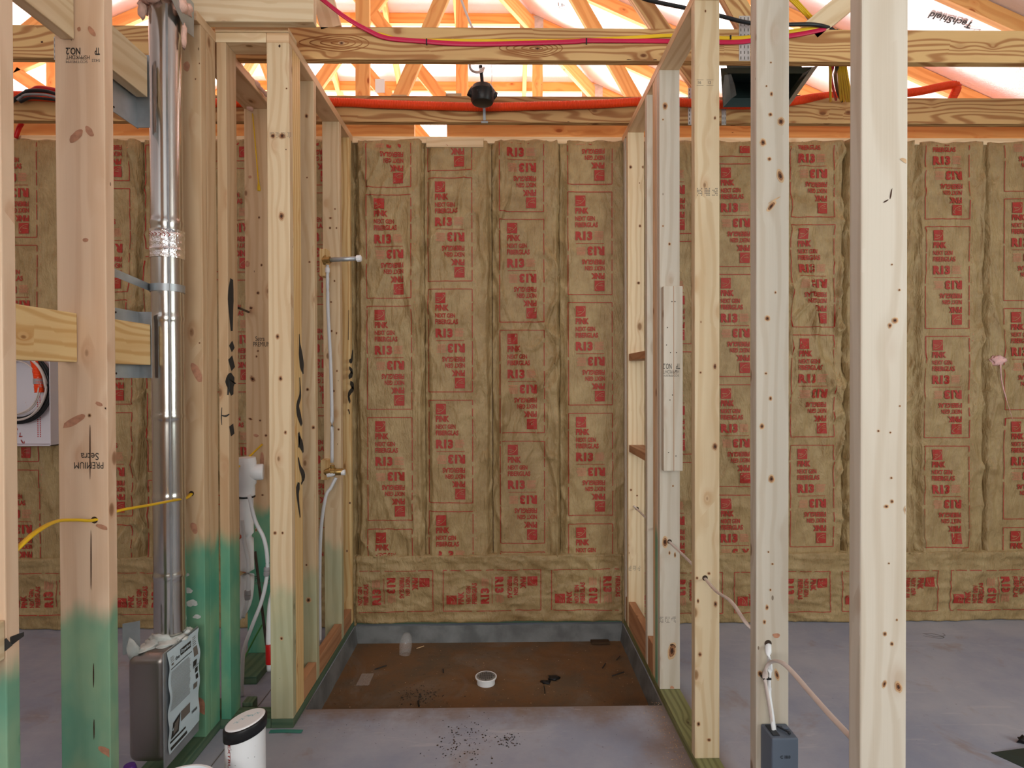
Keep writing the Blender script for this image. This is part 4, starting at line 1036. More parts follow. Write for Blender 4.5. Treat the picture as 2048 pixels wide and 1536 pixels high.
lathe('top_port', vc + Vector((-.008, 0, .012)), (0, 0, 1), [(0, .01), (.02, .012), (.024, .009)], M['brass'], t, 10)
lathe('side_port', at(655, 940, 2.93), (1, 0, 0.1), [(0, .008), (.012, .014), (.02, .010)], M['brass'], t, 10)
c = tube('supply_tube', path([(672, 955), (662, 975), (650, 1000), (640, 1100), (640, 1340)], [2.94, 2.93, 2.9, 2.88, 2.88]), 0.0085, M['pex'], None, 10); tag(c, 'supply tube leaving the brass valve behind the second shower wall stud', 'tube')

# ================================================================== white cable enclosure
ec = at(121, 889, 3.27)
t = empty('cable_enclosure', (ec.x, 3.27, ec.z), 'white wall enclosure holding coiled black and white cables', 'enclosure')
xw0, xw1, zw0, zw1 = ec.x - 0.36, ec.x, ec.z, ec.z + 0.71
box('back_panel', (xw0, 3.296, zw0), (xw1, 3.299, zw1), M['enclosure'], t)
for (lo, hi) in (((xw0, 3.20, zw0), (xw1, 3.298, zw0 + .004)), ((xw0, 3.20, zw1 - .004), (xw1, 3.298, zw1)), ((xw1 - .004, 3.20, zw0), (xw1, 3.298, zw1)), ((xw0, 3.20, zw0), (xw0 + .004, 3.298, zw1))):
    box('side_panel', lo, hi, M['enclosure'], t)
P = Print()
for i in range(26):
    for j in (0, 1): P.quad(j * .013, i * .0105, j * .013 + .0055, i * .0105 + .0055, 0)
pz = at(74, 795, 3.294)
P.build('punched_holes', on_plane((pz.x, 3.296, zw0 + .04), (1, 0, 0), (0, 0, 1)), [M['red']], t)
cx, cz = at(40, 775, 3.26).x, at(40, 775, 3.26).z
def coil(nm, r0, n, rad, mat, label, seed):
    rr = random.Random(seed); pts = []
    for i in range(n * 16 + 1):
        a = i / 16 * 2 * math.pi; r = r0 + 0.010 * noise.noise(Vector((i * .09, seed, 0))) + 0.004 * math.sin(i * .13 + seed)
        pts.append(Vector((cx + r * math.cos(a) * .93, 3.25 - 0.028 * rr.random() * .3 + (-.02 if mat == M['whitecable'] else 0) + 0.014 * noise.noise(Vector((i * .05, seed, 3))), cz + r * math.sin(a))))
    c = tube(nm, pts, rad, mat, None, 8, k=3); return tag(c, label, 'cable')
coil('black_cable', 0.192, 5, 0.0065, M['blackcable'], 'outer coil of black cable in the white enclosure', 2)
coil('black_cable', 0.172, 5, 0.0065, M['blackcable'], 'inner coil of black cable in the white enclosure', 7)
coil('white_cable', 0.180, 4, 0.0042, M['whitecable'], 'thin white cable wound round the black coil in the enclosure', 5)
coil('white_cable', 0.145, 2, 0.0036, M['whitecable'], 'loose inner loop of thin white cable in the enclosure', 12)
c = tube('orange_conduit', path([(60, 690), (70, 720), (76, 750), (79, 785)], [3.25, 3.245, 3.24, 3.24]), 0.022, M['orange'], None, 12, corr=.008, k=6); tag(c, 'short orange conduit end inside the white enclosure', 'conduit')
lathe('collar', at(77, 768, 3.24), (0, 0, 1), [(0, .024), (.03, .024)], M['greywire'], c, 14)

# ================================================================== cables through the studs
zc = lambda u, v, Y: at(u, v, Y)
c = tube('yellow_cable', [at(22, 1112, 1.375), at(45, 1087, 1.40), at(75, 1062, 1.46), at(112, 1043, 1.56), at(150, 1040, 1.63), at(189, 1040, 1.688), at(235, 1022, 1.74), at(300, 1010, 1.90), at(345, 1001, 2.04), at(372, 996, 2.17), at(382, 988, 2.224)], 0.008, M['yellowcable'], None, 8, rz=0.0045)
tag(c, 'yellow cable threaded through the wide pink stud and passing in front of the duct', 'cable')
c = tube('yellow_cable', [at(505, 228, 2.895), at(509, 270, 2.898), at(514, 330, 2.90), at(517, 368, 2.902), at(518, 382, 2.908)], 0.0075, M['yellowcable'], None, 8, rz=.003); tag(c, 'short yellow cable stapled down the head of the knotty stud', 'cable')
c = tube('yellow_cable', [at(472, 938, 2.65), at(500, 912, 2.78), at(524, 889, 2.908)], 0.0055, M['yellowcable'], None, 8, rz=.004); tag(c, 'slanting yellow cable entering the knotty stud above the drain tee', 'cable')
c = tube('black_cable', [at(466, 612, 2.70), at(480, 617, 2.75), at(497, 624, 2.90)], 0.006, M['blackcable'], None, 8); tag(c, 'short black cable crossing from the sprayed stud to the knotty stud', 'cable')
c = tube('white_cable', [at(1268, 1012, 3.169), at(1275, 1019, 3.14), at(1290, 1034, 2.95), at(1322, 1066, 2.66), at(1339, 1084, 2.527), at(1360, 1104, 2.40), at(1384, 1128, 2.20), at(1400, 1145, 2.10), at(1411, 1158, 2.06), at(1432, 1182, 1.90), at(1462, 1203, 1.76), at(1490, 1243, 1.62), at(1515, 1270, 1.60)], 0.0065, M['whitecable'], None, 8, rz=0.004)
tag(c, 'off-white cable threaded through the studs toward the electrical box', 'cable')
c = tube('white_cable', [at(1536, 1288, 1.562), at(1537, 1305, 1.545), at(1540, 1340, 1.545), at(1537, 1380, 1.545), at(1543, 1425, 1.535), at(1550, 1474, 1.525)], 0.008, M['pvc'], None, 8, rz=0.004)
tag(c, 'bright white cable running down the stud face into the electrical box', 'cable')
box('cable_staple', at(1527, 1357, 1.535), at(1543, 1360, 1.535) + Vector((0, .02, 0)), M['black'], c)
c = tube('white_cable', [at(1549, 1473, 1.53), at(1540, 1420, 1.535), at(1531, 1365, 1.538), at(1532, 1337, 1.54), at(1541, 1325, 1.53), at(1553, 1322, 1.50), at(1568, 1328, 1.47), at(1590, 1350, 1.42), at(1620, 1385, 1.34), at(1660, 1430, 1.24), at(1710, 1483, 1.145)], 0.0075, M['whitecable'], None, 8, rz=0.0045)
tag(c, 'off-white cable arching out of the electrical box toward the widest stud', 'cable')
c = tube('green_cable', path([(1275, 1213), (1282, 1228), (1289, 1246)], [3.165, 3.1, 3.0]), 0.004, flat('bright_green_jacket', (.03, .30, .06), .5), None, 6); tag(c, 'short bright green wire low on the bark-edged stud', 'cable')
for ob, pts in ((s2, [(189, 1040, 1.69)]), (s3, [(383, 987, 2.226)]), (r4, [(1339, 1083, 2.53)]), (r3, [(1410, 1156, 2.064)]), (r2, [(1536, 1287, 1.56)]), (r5, [(1274, 1017, 3.17)])):
    for (u, v, Y) in pts:
        P = Print(); P.poly([(.010 * math.cos(i * .5236), .010 * math.sin(i * .5236)) for i in range(12)], 0)
        P.build('drilled_hole', on_plane(at(u, v, Y), (1, 0, 0), (0, 0, 1), .0006), [M['holedark']], ob)

# electrical box
q = at(1545, 1475, 1.497); X0, X1 = RX + 0.012, RX + 0.012 + 0.070
t = empty('electrical_box', (X0, 1.49, q.z - .1), 'blue-grey plastic electrical box nailed to the knotty stud', 'electrical box')
zt = q.z
o = box('body', (X0, 1.492, zt - 0.125), (X1, 1.559, zt), M['bluebox'], t, 0.004, 3)
box('cable_clamp', (X0 + .008, 1.503, zt - .001), (X0 + .026, 1.55, zt + .0025), M['bluebox_dark'], t, .001)
lumber('nail', (X0 + .036, 1.54, zt + .004), (X0 + .052, 1.508, zt + .006), 0.004, 0.004, M['bluebox_dark'], (1, 0, 0), t, bev=.001)
blob('nail_head', (X0 + .052, 1.506, zt + .006), (.005, .004, .005), M['bluebox_dark'], t, 0, 1, 1)
box('nail_boss', (X0 + .045, 1.528, zt), (X0 + .062, 1.54, zt + .006), M['bluebox'], t, .002)
P = Print(); P.text('C 18.0', 0, 0, .026, .008, 0, 0.03)
P.build('embossed_lettering', on_plane((X0 + .022, 1.492, zt - .052), (1, 0, 0), (0, 0, 1), .0008), [M['bluebox_dark']], t)

# ================================================================== capped white pipe in front
pb = Vector((at(491, 1500, 1.72).x, 1.72, 0)); R0 = 0.0555
t = empty('capped_pipe', pb, 'fat white PVC pipe stub standing in front with a black band round its slanted cap', 'pipe')
zt = at(491, 1440, 1.72).z
seg = 40; tilt = Vector((0.24, 0.02, 0))       # top plane rises toward +x
def ring(h, r, tl=1.0): return [Vector((pb.x + r * math.cos(2 * math.pi * j / seg), pb.y + r * math.sin(2 * math.pi * j / seg), h + tl * (tilt.x * r * math.cos(2 * math.pi * j / seg) + tilt.y * r * math.sin(2 * math.pi * j / seg)))) for j in range(seg)]
def skin(nm, rings_, mat, cap_top=False):
    V = [v for r_ in rings_ for v in r_]; Fc = []
    for i in range(len(rings_) - 1):
        for j in range(seg): j2 = (j + 1) % seg; Fc.append((i * seg + j, i * seg + j2, (i + 1) * seg + j2, (i + 1) * seg + j))
    if cap_top: Fc.append(tuple((len(rings_) - 1) * seg + j for j in range(seg)))
    o = mesh_obj(nm, V, Fc, mat, t, origin=pb)
    for p in o.data.polygons: p.use_smooth = len(p.vertices) == 4
    return o
skin('pipe', [ring(0.0, R0, 0), ring(zt - .01, R0)], M['pvc'])
skin('black_band', [ring(zt - .034, R0 - .001), ring(zt - .034, R0 + .004), ring(zt - .004, R0 + .0045), ring(zt, R0 + .002), ring(zt, R0 - .004)], M['black'])
skin('cap', [ring(zt - .01, R0 - .001), ring(zt + .001, R0 - .001), ring(zt + .0025, R0 - .004), ring(zt + .0035, R0 - .006)], M['pvc'], True)
P = Print(); P.text('EXTRUDED CELLULAR CORE', 0, 0, 0.30, 0.010, 0, 0.01)
P.build('lettering', lambda x, y, l: Vector((pb.x + (R0 + .001) * math.sin((y - .030) / R0), pb.y - (R0 + .001) * math.cos((y - .030) / R0), zt - .042 - x)), [M['ink']], t)
P = Print(); rr = random.Random(6)
for i in range(26):
    x, y, s_ = rr.uniform(-.08, .08), rr.uniform(-.25, -.05), rr.uniform(.0006, .0018)
    P.poly([(x + s_ * math.cos(a), y + s_ * math.sin(a)) for a in [k_ * 1.047 for k_ in range(6)]], 0)
P.build('dirt_specks', lambda x, y, l: Vector((pb.x + (R0 + .0008) * math.sin(x / R0), pb.y - (R0 + .0008) * math.cos(x / R0), zt + y)), [M['darkbit']], t)
P = Print()
for (x, y) in ((-.02, 0), (-.008, .012), (.006, .008), (.02, .014), (-.03, -.012)): P.stroke([(x, y), (x + .008, y + .006), (x + .012, y - .002), (x + .016, y + .004)], 0.0015, 0)
P.build('blue_smears', lambda x, y, l: Vector((pb.x + x, pb.y + y, zt + .0042 + tilt.x * x + tilt.y * y)), [flat('pale_blue_smear', srgb(120, 190, 200), .6)], t)

# bucket whose rim just enters the picture, and a purple lid
bc = at(345, 1536, 1.50); bc = Vector((bc.x, 1.52, 0)); zt = at(340, 1527, 1.62).z
t = empty('bucket', bc, 'white bucket with only its rim in view in front of the dryer box', 'bucket')
lathe('shell', (bc.x, bc.y, 0), (0, 0, 1), [(0, .075), (zt - .04, .092), (zt - .038, .098), (zt - .012, .098), (zt - .01, .094), (zt, .096), (zt, .090), (zt - .02, .088), (zt - .021, .02)], M['pvc'], t, 40)
lathe('contents', (bc.x, bc.y, zt - .018), (0, 0, 1), [(0, .088), (.002, .086)], flat('blue_white_rag', srgb(160, 196, 214), .8, 0, .3, 40), t, 24)
pc = at(259, 1533, 1.60)
o = lathe('purple_cap', (pc.x, 1.60, 0), (0, 0, 1), [(0, .016), (pc.z - .01, .018), (pc.z + .004, .014)], flat('purple_plastic', srgb(70, 34, 110), .4), None, 14)
tag(o, 'small purple capped can beside the bucket rim', 'can')

# ================================================================== shower floor: drain and litter
dc = atz(972, 1352, PZ + 0.035)
t = empty('floor_drain', (dc.x, dc.y, PZ), 'round drain with a perforated grate set in the shower floor', 'drain')
lathe('collar', (dc.x, dc.y, PZ - .002), (0, 0, 1), [(0, .044), (.028, .044), (.030, .052), (.036, .053), (.0375, .050), (.0355, .047)], M['pvc'], t, 36)
lathe('grate', (dc.x, dc.y, PZ + .032), (0, 0, 1), [(0, .047), (.003, .0465)], M['galv'], t, 32)
P = Print()
for i in range(-4, 5):
    for j in range(-4, 5):
        if i * i + j * j < 17: P.quad(i * .0095 - .003, j * .0095 - .003, i * .0095 + .003, j * .0095 + .003, 0)
P.build('grate_holes', on_plane((dc.x, dc.y, PZ + .0352), (1, 0, 0), (0, 1, 0), .0005), [M['darkbit']], t)
def onfloor(u, v, z=PZ + .004): return atz(u, v, z)
def stick(u0, v0, u1, v1, r, mat, label, z=PZ + .006):
    c = tube('stick', [atz(u0, v0, z), atz((u0 + u1) / 2, (v0 + v1) / 2, z + .003), atz(u1, v1, z + .004)], r, M[mat], None, 6); return tag(c, label, 'debris')
stick(749, 1339, 773, 1331, .003, 'darkbit', 'dark twig on the dirt between the plastic cup and the drain')
stick(1224, 1352, 1248, 1344, .003, 'darkbit', 'longest dark stick near the cable wall side of the shower floor')
stick(1205, 1336, 1211, 1327, .003, 'darkbit', 'short dark stick nearer the drain of the pair')
stick(1233, 1320, 1240, 1312, .0025, 'darkbit', 'short dark stick close to the curb liner')
stick(833, 1297, 848, 1292, .0025, 'chip', 'pale splinter just beyond the plastic cup')
stick(886, 1338, 887, 1345, .003, 'darkbit', 'tiny upright dark bit beside the drain')
stick(836, 1402, 838, 1412, .004, 'black', 'black bit at the front edge of the shower floor')
p = onfloor(1200, 1286)
o = board('card_scrap', (p.x - .052, p.y - .02, p.z), (p.x + .052, p.y + .02, p.z + .012), M['card'], label='small brown card scrap in the far corner of the shower floor', cat='debris')
for (u, v, s_, lab) in ((1092, 1364, .016, 'dark crumpled leaf nearest the drain'), (1108, 1356, .020, 'black crumpled leaf beside the first one')):
    o = blob('crumpled_leaf', onfloor(u, v), (s_ * 1.3, s_, s_ * .45), M['black'], None, .9, u, 2); tag(o, lab, 'debris')
stick(1088, 1372, 1090, 1386, .0022, 'black', 'thin black stalk under the crumpled leaf')
for (u0, v0, u1, v1, lab) in ((712, 1348, 748, 1372, 'square clear plastic scrap flat on the shower floor'),):
    a = onfloor(u0, v1); b = onfloor(u1, v0)
    o = box('plastic_scrap', (a.x, a.y, PZ + .006), (b.x, b.y, PZ + .007), M['clear']); tag(o, lab, 'debris')
cpp = onfloor(808, 1312)
t = empty('plastic_cup', cpp, 'clear crushed plastic cup standing on the shower floor', 'cup')
lathe('cup', (cpp.x, cpp.y + .02, PZ + .002), (0.1, 0.2, 1), [(0, .030), (.05, .036), (.085, .030), (.11, .016)], M['clear'], t, 14)
rr = random.Random(11); P = Print()
def crumbs(n, area_, z, mats, label, seed, smin=.0012, smax=.004):
    rr = random.Random(seed); V = []; Fc = []; Ms = []
    for i in range(n):
        x, y = area_(rr); s_ = rr.uniform(smin, smax); a0 = rr.random() * 6; b = len(V); el = rr.uniform(.3, 1)
        for k_ in range(5):
            a = k_ * 1.2566; V.append((x + s_ * math.cos(a) * math.cos(a0) - s_ * el * math.sin(a) * math.sin(a0), y + s_ * math.cos(a) * math.sin(a0) + s_ * el * math.sin(a) * math.cos(a0), z + .0008))
        V.append((x, y, z + s_ * .7)); m = rr.randrange(len(mats))
        for k_ in range(5): Fc.append((b + k_, b + (k_ + 1) % 5, b + 5)); Ms.append(m)
    o = mesh_obj('crumbs', V, Fc, [M[q_] for q_ in mats], fmats=Ms); return tag(o, label, 'debris', kind='stuff')
def gauss(cx, cy, sx, sy): return lambda r: (r.gauss(cx, sx), r.gauss(cy, sy))
def clampa(f, x0, x1, y0, y1): return lambda r: (lambda p: (min(max(p[0], x0), x1), min(max(p[1], y0), y1)))(f(r))
crumbs(260, lambda r: (r.uniform(PX0 + .03, PX1 - .03), r.uniform(PY0 + .02, PY1 - .03)), PZ + .004, ['chip', 'darkbit', 'chip'], 'fine crumbs scattered over the shower floor', 3, .001, .003)
p = onfloor(840, 1390)
crumbs(150, clampa(gauss(p.x, p.y, .06, .035), PX0 + .03, PX1, PY0 + .015, PY1), PZ + .004, ['darkbit'], 'dark crumbs heaped near the front of the shower floor', 5, .0015, .005)
p = atz(935, 1480, 0)
crumbs(170, gauss(p.x, p.y, .07, .07), 0, ['darkbit', 'card', 'card'], 'brown mud crumbs on the concrete in front of the shower', 6, .0012, .005)
p = atz(1020, 1480, 0); crumbs(60, gauss(p.x, p.y, .025, .02), 0, ['card', 'darkbit'], 'second clump of mud crumbs on the concrete', 8, .0012, .005)
q = atz(1330, 1470, 0)
crumbs(300, lambda r: (RX - abs(r.gauss(0, .045)) - .01, r.uniform(1.9, 2.5)), 0, ['chip', 'kick', 'chip'], 'sawdust along the bottom plate of the cable wall', 7, .001, .003)
crumbs(220, lambda r: (r.uniform(-.9, .75), r.gauss(2.38, .08) if r.random() < .5 else r.uniform(1.9, 2.45)), 0, ['chip', 'darkbit', 'card'], 'scattered chips on the concrete before the shower', 9, .0008, .0022)
crumbs(200, lambda r: (r.uniform(.9, 2.6), r.uniform(1.8, 3.25)), 0, ['chip', 'darkbit'], 'chips on the concrete behind the cable wall', 10, .0008, .0022)
p = at(2048, 1518, 1.9); f0 = atz(1982, 1506, 0.0)
o = mesh_obj('metal_scrap', [(f0.x, f0.y, .002), (f0.x + .09, f0.y - .16, .002), (f0.x + .3, f0.y - .12, .03), (f0.x + .3, f0.y + .01, .03)] , [(0, 1, 2, 3)], M['darkgreen'])
sm = o.modifiers.new('thick', 'SOLIDIFY'); sm.thickness = .002
tag(o, 'dark flat sheet scrap on the floor at the picture corner', 'debris')
o = blob('crumpled_leaf', atz(2046, 1480, .012), (.02, .012, .014), M['black'], None, .8, 4, 2); tag(o, 'small black lump on the concrete near the dark sheet scrap', 'debris')
P = Print(); P.stroke([(0, 0), (.06, -.03), (.10, -.02), (.08, .02), (.03, .03)], .003, 0); P.stroke([(.02, .03), (.06, -.01), (.12, .0), (.13, .03)], .003, 0)
p = atz(1846, 1272, 0)
o = P.build('pencil_scribble', on_plane((p.x, p.y, 0), (1, 0, 0), (0, 1, 0), .0015), [M['grey_ink']], None); tag(o, 'loose pencil scribble on the grey concrete behind the widest stud', 'marking')
P = Print()
for (a, b) in (((420, 1536), (548, 1372)), ((540, 1450), (548, 1440))):
    pa = atz(*a, 0); pb_ = atz(*b, 0); P.stroke([(pa.x, pa.y), (pb_.x, pb_.y)], .004, 0, 1)
o = P.build('chalk_line', lambda x, y, l: Vector((x, y, .0015)), [M['grey_ink']], None); tag(o, 'snapped layout line on the concrete beside the green plate', 'marking')
P = Print(); P.stroke([(0, 0), (.06, .002), (.13, -.002)], .022, 0)
p = atz(539, 1464, 0); o = P.build('paint_smear', on_plane((p.x, p.y, 0), (1, 0, 0), (0, 1, 0), .002), [flat('turquoise_smear', srgb(70, 140, 128), .7)], None); tag(o, 'turquoise smear on the concrete at the front corner stud', 'marking')

# ================================================================== stamps and spray marks on the wood
def stamp(ob, O, Y, items, flip=False, name='stamp', mats=('black_ink', 'grey_ink')):
    P = Print()
    for it in items: it(P)
    o3 = at(O[0], O[1], Y); ex = Vector((-1 if flip else 1, 0, 0)); ez = Vector((0, 0, -1 if flip else 1))
    P.build(name, on_plane(o3, ex, ez, .0008), [M[m] for m in mats], ob)
k = 1.69 / 1165
stamp(s2, (207, 922), 1.69, [lambda P: P.text('Setra', 9 * k, -16 * k, 44 * k, -2 * k), lambda P: P.text('PREMIUM', 0, 2 * k, 57 * k, 15 * k)], True)
stamp(s2, (200, 110), 1.69, [lambda P: P.text('TP', 0, -14 * k + 0, 10 * k, 0, 0, .02), lambda P: P.text('NO.2', 38 * k, -14 * k, 66 * k, 0, 0, .02),
    lambda P: P.text('HSPP/KDHT', 20 * k, 1 * k - 0, 66 * k, 9 * k), lambda P: P.text('5422', 0, 8 * k, 16 * k, 14 * k, 1), lambda P: P.text('SCDTPKIYM', 24 * k, 11 * k, 66 * k, 16 * k, 1)], True, name='grade_stamp')
kf = 2.91 / 1165
stamp(f1, (509, 690), 2.91, [lambda P: P.text('Setra', 2 * kf, 8 * kf, 20 * kf, 17 * kf), lambda P: P.text('PREMIUM', -2 * kf, -3 * kf, 31 * kf, 6 * kf)])
stamp(f1, (507, 1162), 2.91, [lambda P: P.text('TP', 0, 0, 7 * kf, 10 * kf), lambda P: P.text('No.2', 22 * kf, 0, 38 * kf, 11 * kf), lambda P: P.text('HSPP KDHT', 0, -7 * kf, 38 * kf, -2 * kf, 1)])
ks = 2.49 / 1165
stamp(scab, (1360, 745), 2.49, [lambda P: P.text('TP', 0, -18 * ks + 0, 8 * ks, -7 * ks), lambda P: P.text('NO.2', 17 * ks, -18 * ks, 34 * ks, -7 * ks), lambda P: P.text('HSPP/KDHT', 2 * ks, -5 * ks, 34 * ks, 2 * ks, 1), lambda P: P.text('SCD7PKIYM', 2 * ks, 4 * ks, 34 * ks, 8 * ks, 1)], True)
def dots(ob, u0, v0, n, Y, sc=1.0, seed=1):
    kk = Y / 1165; rr = random.Random(seed)
    def it(P):
        for b in range(n):
            for r_ in range(5):
                for c_ in range(4):
                    if rr.random() < .75: x = (b * 14 + c_ * 2.6) * kk * sc; y = -r_ * 3.0 * kk * sc; P.quad(x, y, x + 1.6 * kk * sc, y + 1.5 * kk * sc, 0)
    stamp(ob, (u0, v0), Y, [it], name='barcode_dots', mats=('grey_ink',))
dots(r3, 1394, 378, 3, 2.064, 1.1, 1); dots(r5, 1256, 1133, 3, 3.17, .7, 2); dots(r4, 1318, 1235, 3, 2.53, .9, 3); dots(a1, 540, 266, 4, 2.34, .8, 4)
kr = 2.064 / 1165
stamp(r3, (1396, 168), 2.064, [lambda P: P.text('16', 0, 0, 6 * kr, 6 * kr), lambda P: P.text('12', 20 * kr, 0, 26 * kr, 6 * kr)] + [(lambda P, x=x: [P.quad(x * kr, -3 * kr, (x + 14) * kr, -2.5 * kr), P.quad(x * kr, 8 * kr, (x + 14) * kr, 8.5 * kr)]) for x in (-3, 17)], mats=('grey_ink',))
def spray(ob, X, strokes, name='spray_mark'):
    P = Print(); O = atx(strokes[0][0][0][0], strokes[0][0][0][1], X)
    for pts, w in strokes:
        q_ = [atx(u, v, X) for u, v in pts]; P.stroke([(a.y - O.y, a.z - O.z) for a in q_], [x * 2.1 for x in (w if isinstance(w, list) else [w])], 0, 6, True)
    P.build(name, on_plane((X, O.y, O.z), (0, 1, 0), (0, 0, 1), .0012), [M['spray']], ob)
s_ = .012
spray(a2, BX, [([(598, 668), (600, 700), (604, 735), (606, 748)], [.006, .02, .024, .01]), ([(599, 755), (600, 790), (595, 815), (603, 850)], [.006, .012, .014, .02]),
    ([(597, 865), (599, 880), (604, 895), (606, 905)], [.014, .02, .012]), ([(599, 872), (597, 895)], .012), ([(596, 915), (600, 935), (606, 950), (605, 962)], [.008, .014, .02]), ([(597, 965), (595, 990), (600, 1035)], [.02, .012, .008]), ([(602, 968), (606, 960)], .01)])
spray(d1, BX, [([(697, 620), (696, 680)], [.01, .012]), ([(705, 700), (703, 720), (698, 722)], [.016, .014]), ([(698, 735), (704, 745), (697, 755)], [.014, .02]), ([(700, 765), (706, 775), (697, 790), (700, 805)], [.02, .014, .02]), ([(697, 820), (699, 828)], .014)])
def sprayf(ob, Y, strokes):
    P = Print(); O = at(strokes[0][0][0][0], strokes[0][0][0][1], Y)
    for pts, w in strokes:
        q_ = [at(u, v, Y) for u, v in pts]; P.stroke([(a.x - O.x, a.z - O.z) for a in q_], w, 0, 6, True)
    P.build('spray_mark', on_plane((O.x, Y, O.z), (1, 0, 0), (0, 0, 1), .0012), [M['spray']], ob)
EX = LX + 0.041
spray(e1, EX, [([(463, 558), (461, 600), (463, 662)], [.02, .024, .016]), ([(461, 686), (466, 700)], .03), ([(460, 715), (466, 738)], .034), ([(465, 750), (461, 765), (464, 790)], [.03, .045, .02]), ([(462, 850), (465, 870)], .03)])
sprayf(e1, 2.341, [([(444, 815), (443, 835), (444, 850)], .004), ([(444, 831), (452, 832), (459, 828)], .008), ([(456, 790), (458, 770), (457, 755)], [.01, .006])])

# ================================================================== knots and cracks on the boards
knots(s2, 1.69, [(152, 272, 16, 36, 45, 'p'), (179, 263, 12, 24, -35, 'p'), (148, 842, 16, 50, 62, 'p'), (218, 818, 20, 5, 12, 'd'), (198, 808, 16, 8, 25, 'p'),
  (180, 900, 2.5, 110, 0, 'd'), (182, 1120, 2.5, 120, 0, 'd'), (187, 1350, 2.5, 50, 0, 'd'), (188, 1458, 2.5, 44, 0, 'd'), (158, 58, 7, 9, 0, 'p'), (183, 62, 10, 24, -35, 'p'),
  (204, 1054, 26, 9, 20, 'p'), (171, 480, 12, 8, 0, 'p'), (215, 1505, 14, 46, -60, 'p'), (179, 831, 6, 6, 0, 'k')])
knots(s3, 2.226, [(393, 745, 16, 44, -25, 'p'), (373, 133, 13, 20, 0, 'p'), (388, 1056, 13, 24, -20, 'p'), (403, 1412, 20, 40, -30, 'p'), (399, 127, 3, 3), (391, 158, 3, 4), (399, 686, 3, 3)])
knots(a1, 2.34, [(563, 432, 9, 14), (573, 177, 3, 3), (555, 673, 6, 9), (561, 757, 7, 9), (571, 865, 5, 6), (550, 1066, 6, 6), (565, 1066, 4, 5), (563, 1277, 5, 6), (572, 299, 2, 3, 0, 'd'), (559, 92, 4, 6, 0, 'd'), (564, 272, 10, 10, 0), (546, 272, 8, 9)])
knots(f1, 2.91, [(495, 528, 10, 12, 0, 'p'), (523, 530, 4, 5), (516, 586, 6, 6), (502, 616, 7, 6), (505, 758, 8, 12, -30), (501, 838, 8, 4, 20), (520, 841, 4, 4), (512, 871, 10, 6, 10, 'p'), (532, 871, 5, 5), (524, 920, 8, 32, 0, 'p'), (516, 702, 4, 4), (513, 713, 4, 4), (518, 435, 4, 5), (500, 354, 7, 6, 0, 'p'), (525, 990, 5, 3), (512, 1060, 3, 5)])
knots(c1, 3.05, [(669, 562, 3, 4), (673, 666, 3, 5), (663, 662, 4, 4), (674, 742, 3, 4), (667, 782, 5, 5), (677, 859, 4, 4), (670, 418, 3, 3), (660, 456, 4, 4), (673, 456, 3, 3), (661, 436, 5, 4), (662, 604, 4, 3), (682, 595, 3, 4)])
knots(b1, 2.638, [(613, 232, 6, 8), (614, 355, 3, 3), (619, 524, 4, 4), (615, 779, 5, 6), (627, 855, 7, 7), (635, 993, 9, 11), (613, 1130, 4, 4), (617, 1200, 8, 9)])
knots(d1, 3.247, [(703, 665, 3, 4), (697, 820, 3, 3), (700, 540, 3, 3), (702, 420, 3, 3), (700, 1006, 4, 4), (694, 1102, 3, 4)])
knots(r4, 2.53, [(1330, 212, 8, 11), (1326, 239, 3, 3), (1326, 452, 3, 3), (1339, 488, 4, 5), (1344, 1302, 12, 26, 10), (1346, 1292, 12, 7, 30, 'd'), (1344, 1378, 9, 12, 0, 'p'), (1330, 1084, 9, 16, 0, 'k'), (1346, 972, 3, 3), (1339, 1106, 3, 6), (1350, 1110, 3, 8)])
knots(r3, 2.064, [(1430, 733, 6, 10), (1401, 745, 4, 4), (1430, 893, 9, 12), (1402, 644, 2, 4), (1431, 1208, 6, 11), (1394, 1156, 5, 5), (1396, 1202, 4, 8), (1400, 1309, 6, 8), (1397, 1448, 6, 8), (1418, 1480, 7, 6), (1407, 1522, 9, 9), (1418, 1147, 5, 5), (1430, 236, 4, 6), (1411, 22, 3, 5)])
knots(r2, 1.56, [(1533, 172, 3, 3), (1542, 125, 3, 3), (1543, 188, 5, 7), (1541, 229, 6, 6), (1562, 243, 10, 13), (1526, 285, 9, 11), (1539, 318, 6, 6), (1561, 352, 9, 20, -15, 'k'), (1543, 412, 7, 20, 40, 'k'), (1549, 400, 3, 30, 60, 'h'), (1535, 637, 8, 9), (1551, 585, 3, 4), (1532, 747, 4, 4), (1541, 797, 5, 7), (1524, 853, 7, 9), (1543, 958, 9, 12), (1537, 1104, 3, 3), (1545, 1128, 4, 3), (1541, 1180, 3, 4), (1534, 1215, 5, 8), (1529, 1244, 5, 7), (1553, 1271, 14, 10, 0, 'p'), (1520, 1347, 8, 9), (1554, 1350, 6, 18, -15), (1512, 1155, 4, 4)])
knots(r1, 1.10, [(1782, 388, 3, 22, 10, 'd'), (1772, 402, 3, 12, 60, 'd'), (1790, 641, 10, 9, -20), (1780, 651, 6, 8), (1799, 580, 4, 4), (1784, 529, 3, 3), (1757, 862, 4, 4), (1781, 865, 3, 3), (1783, 956, 4, 4), (1784, 1003, 5, 6), (1773, 1013, 7, 6), (1816, 1021, 10, 16, -30), (1770, 1268, 6, 7), (1784, 1288, 5, 7), (1794, 1240, 3, 4), (1769, 1368, 6, 12, 15), (1797, 1374, 10, 17, -20), (1778, 1127, 3, 3), (1800, 812, 3, 3), (1812, 322, 26, 8, 25, 'h')])
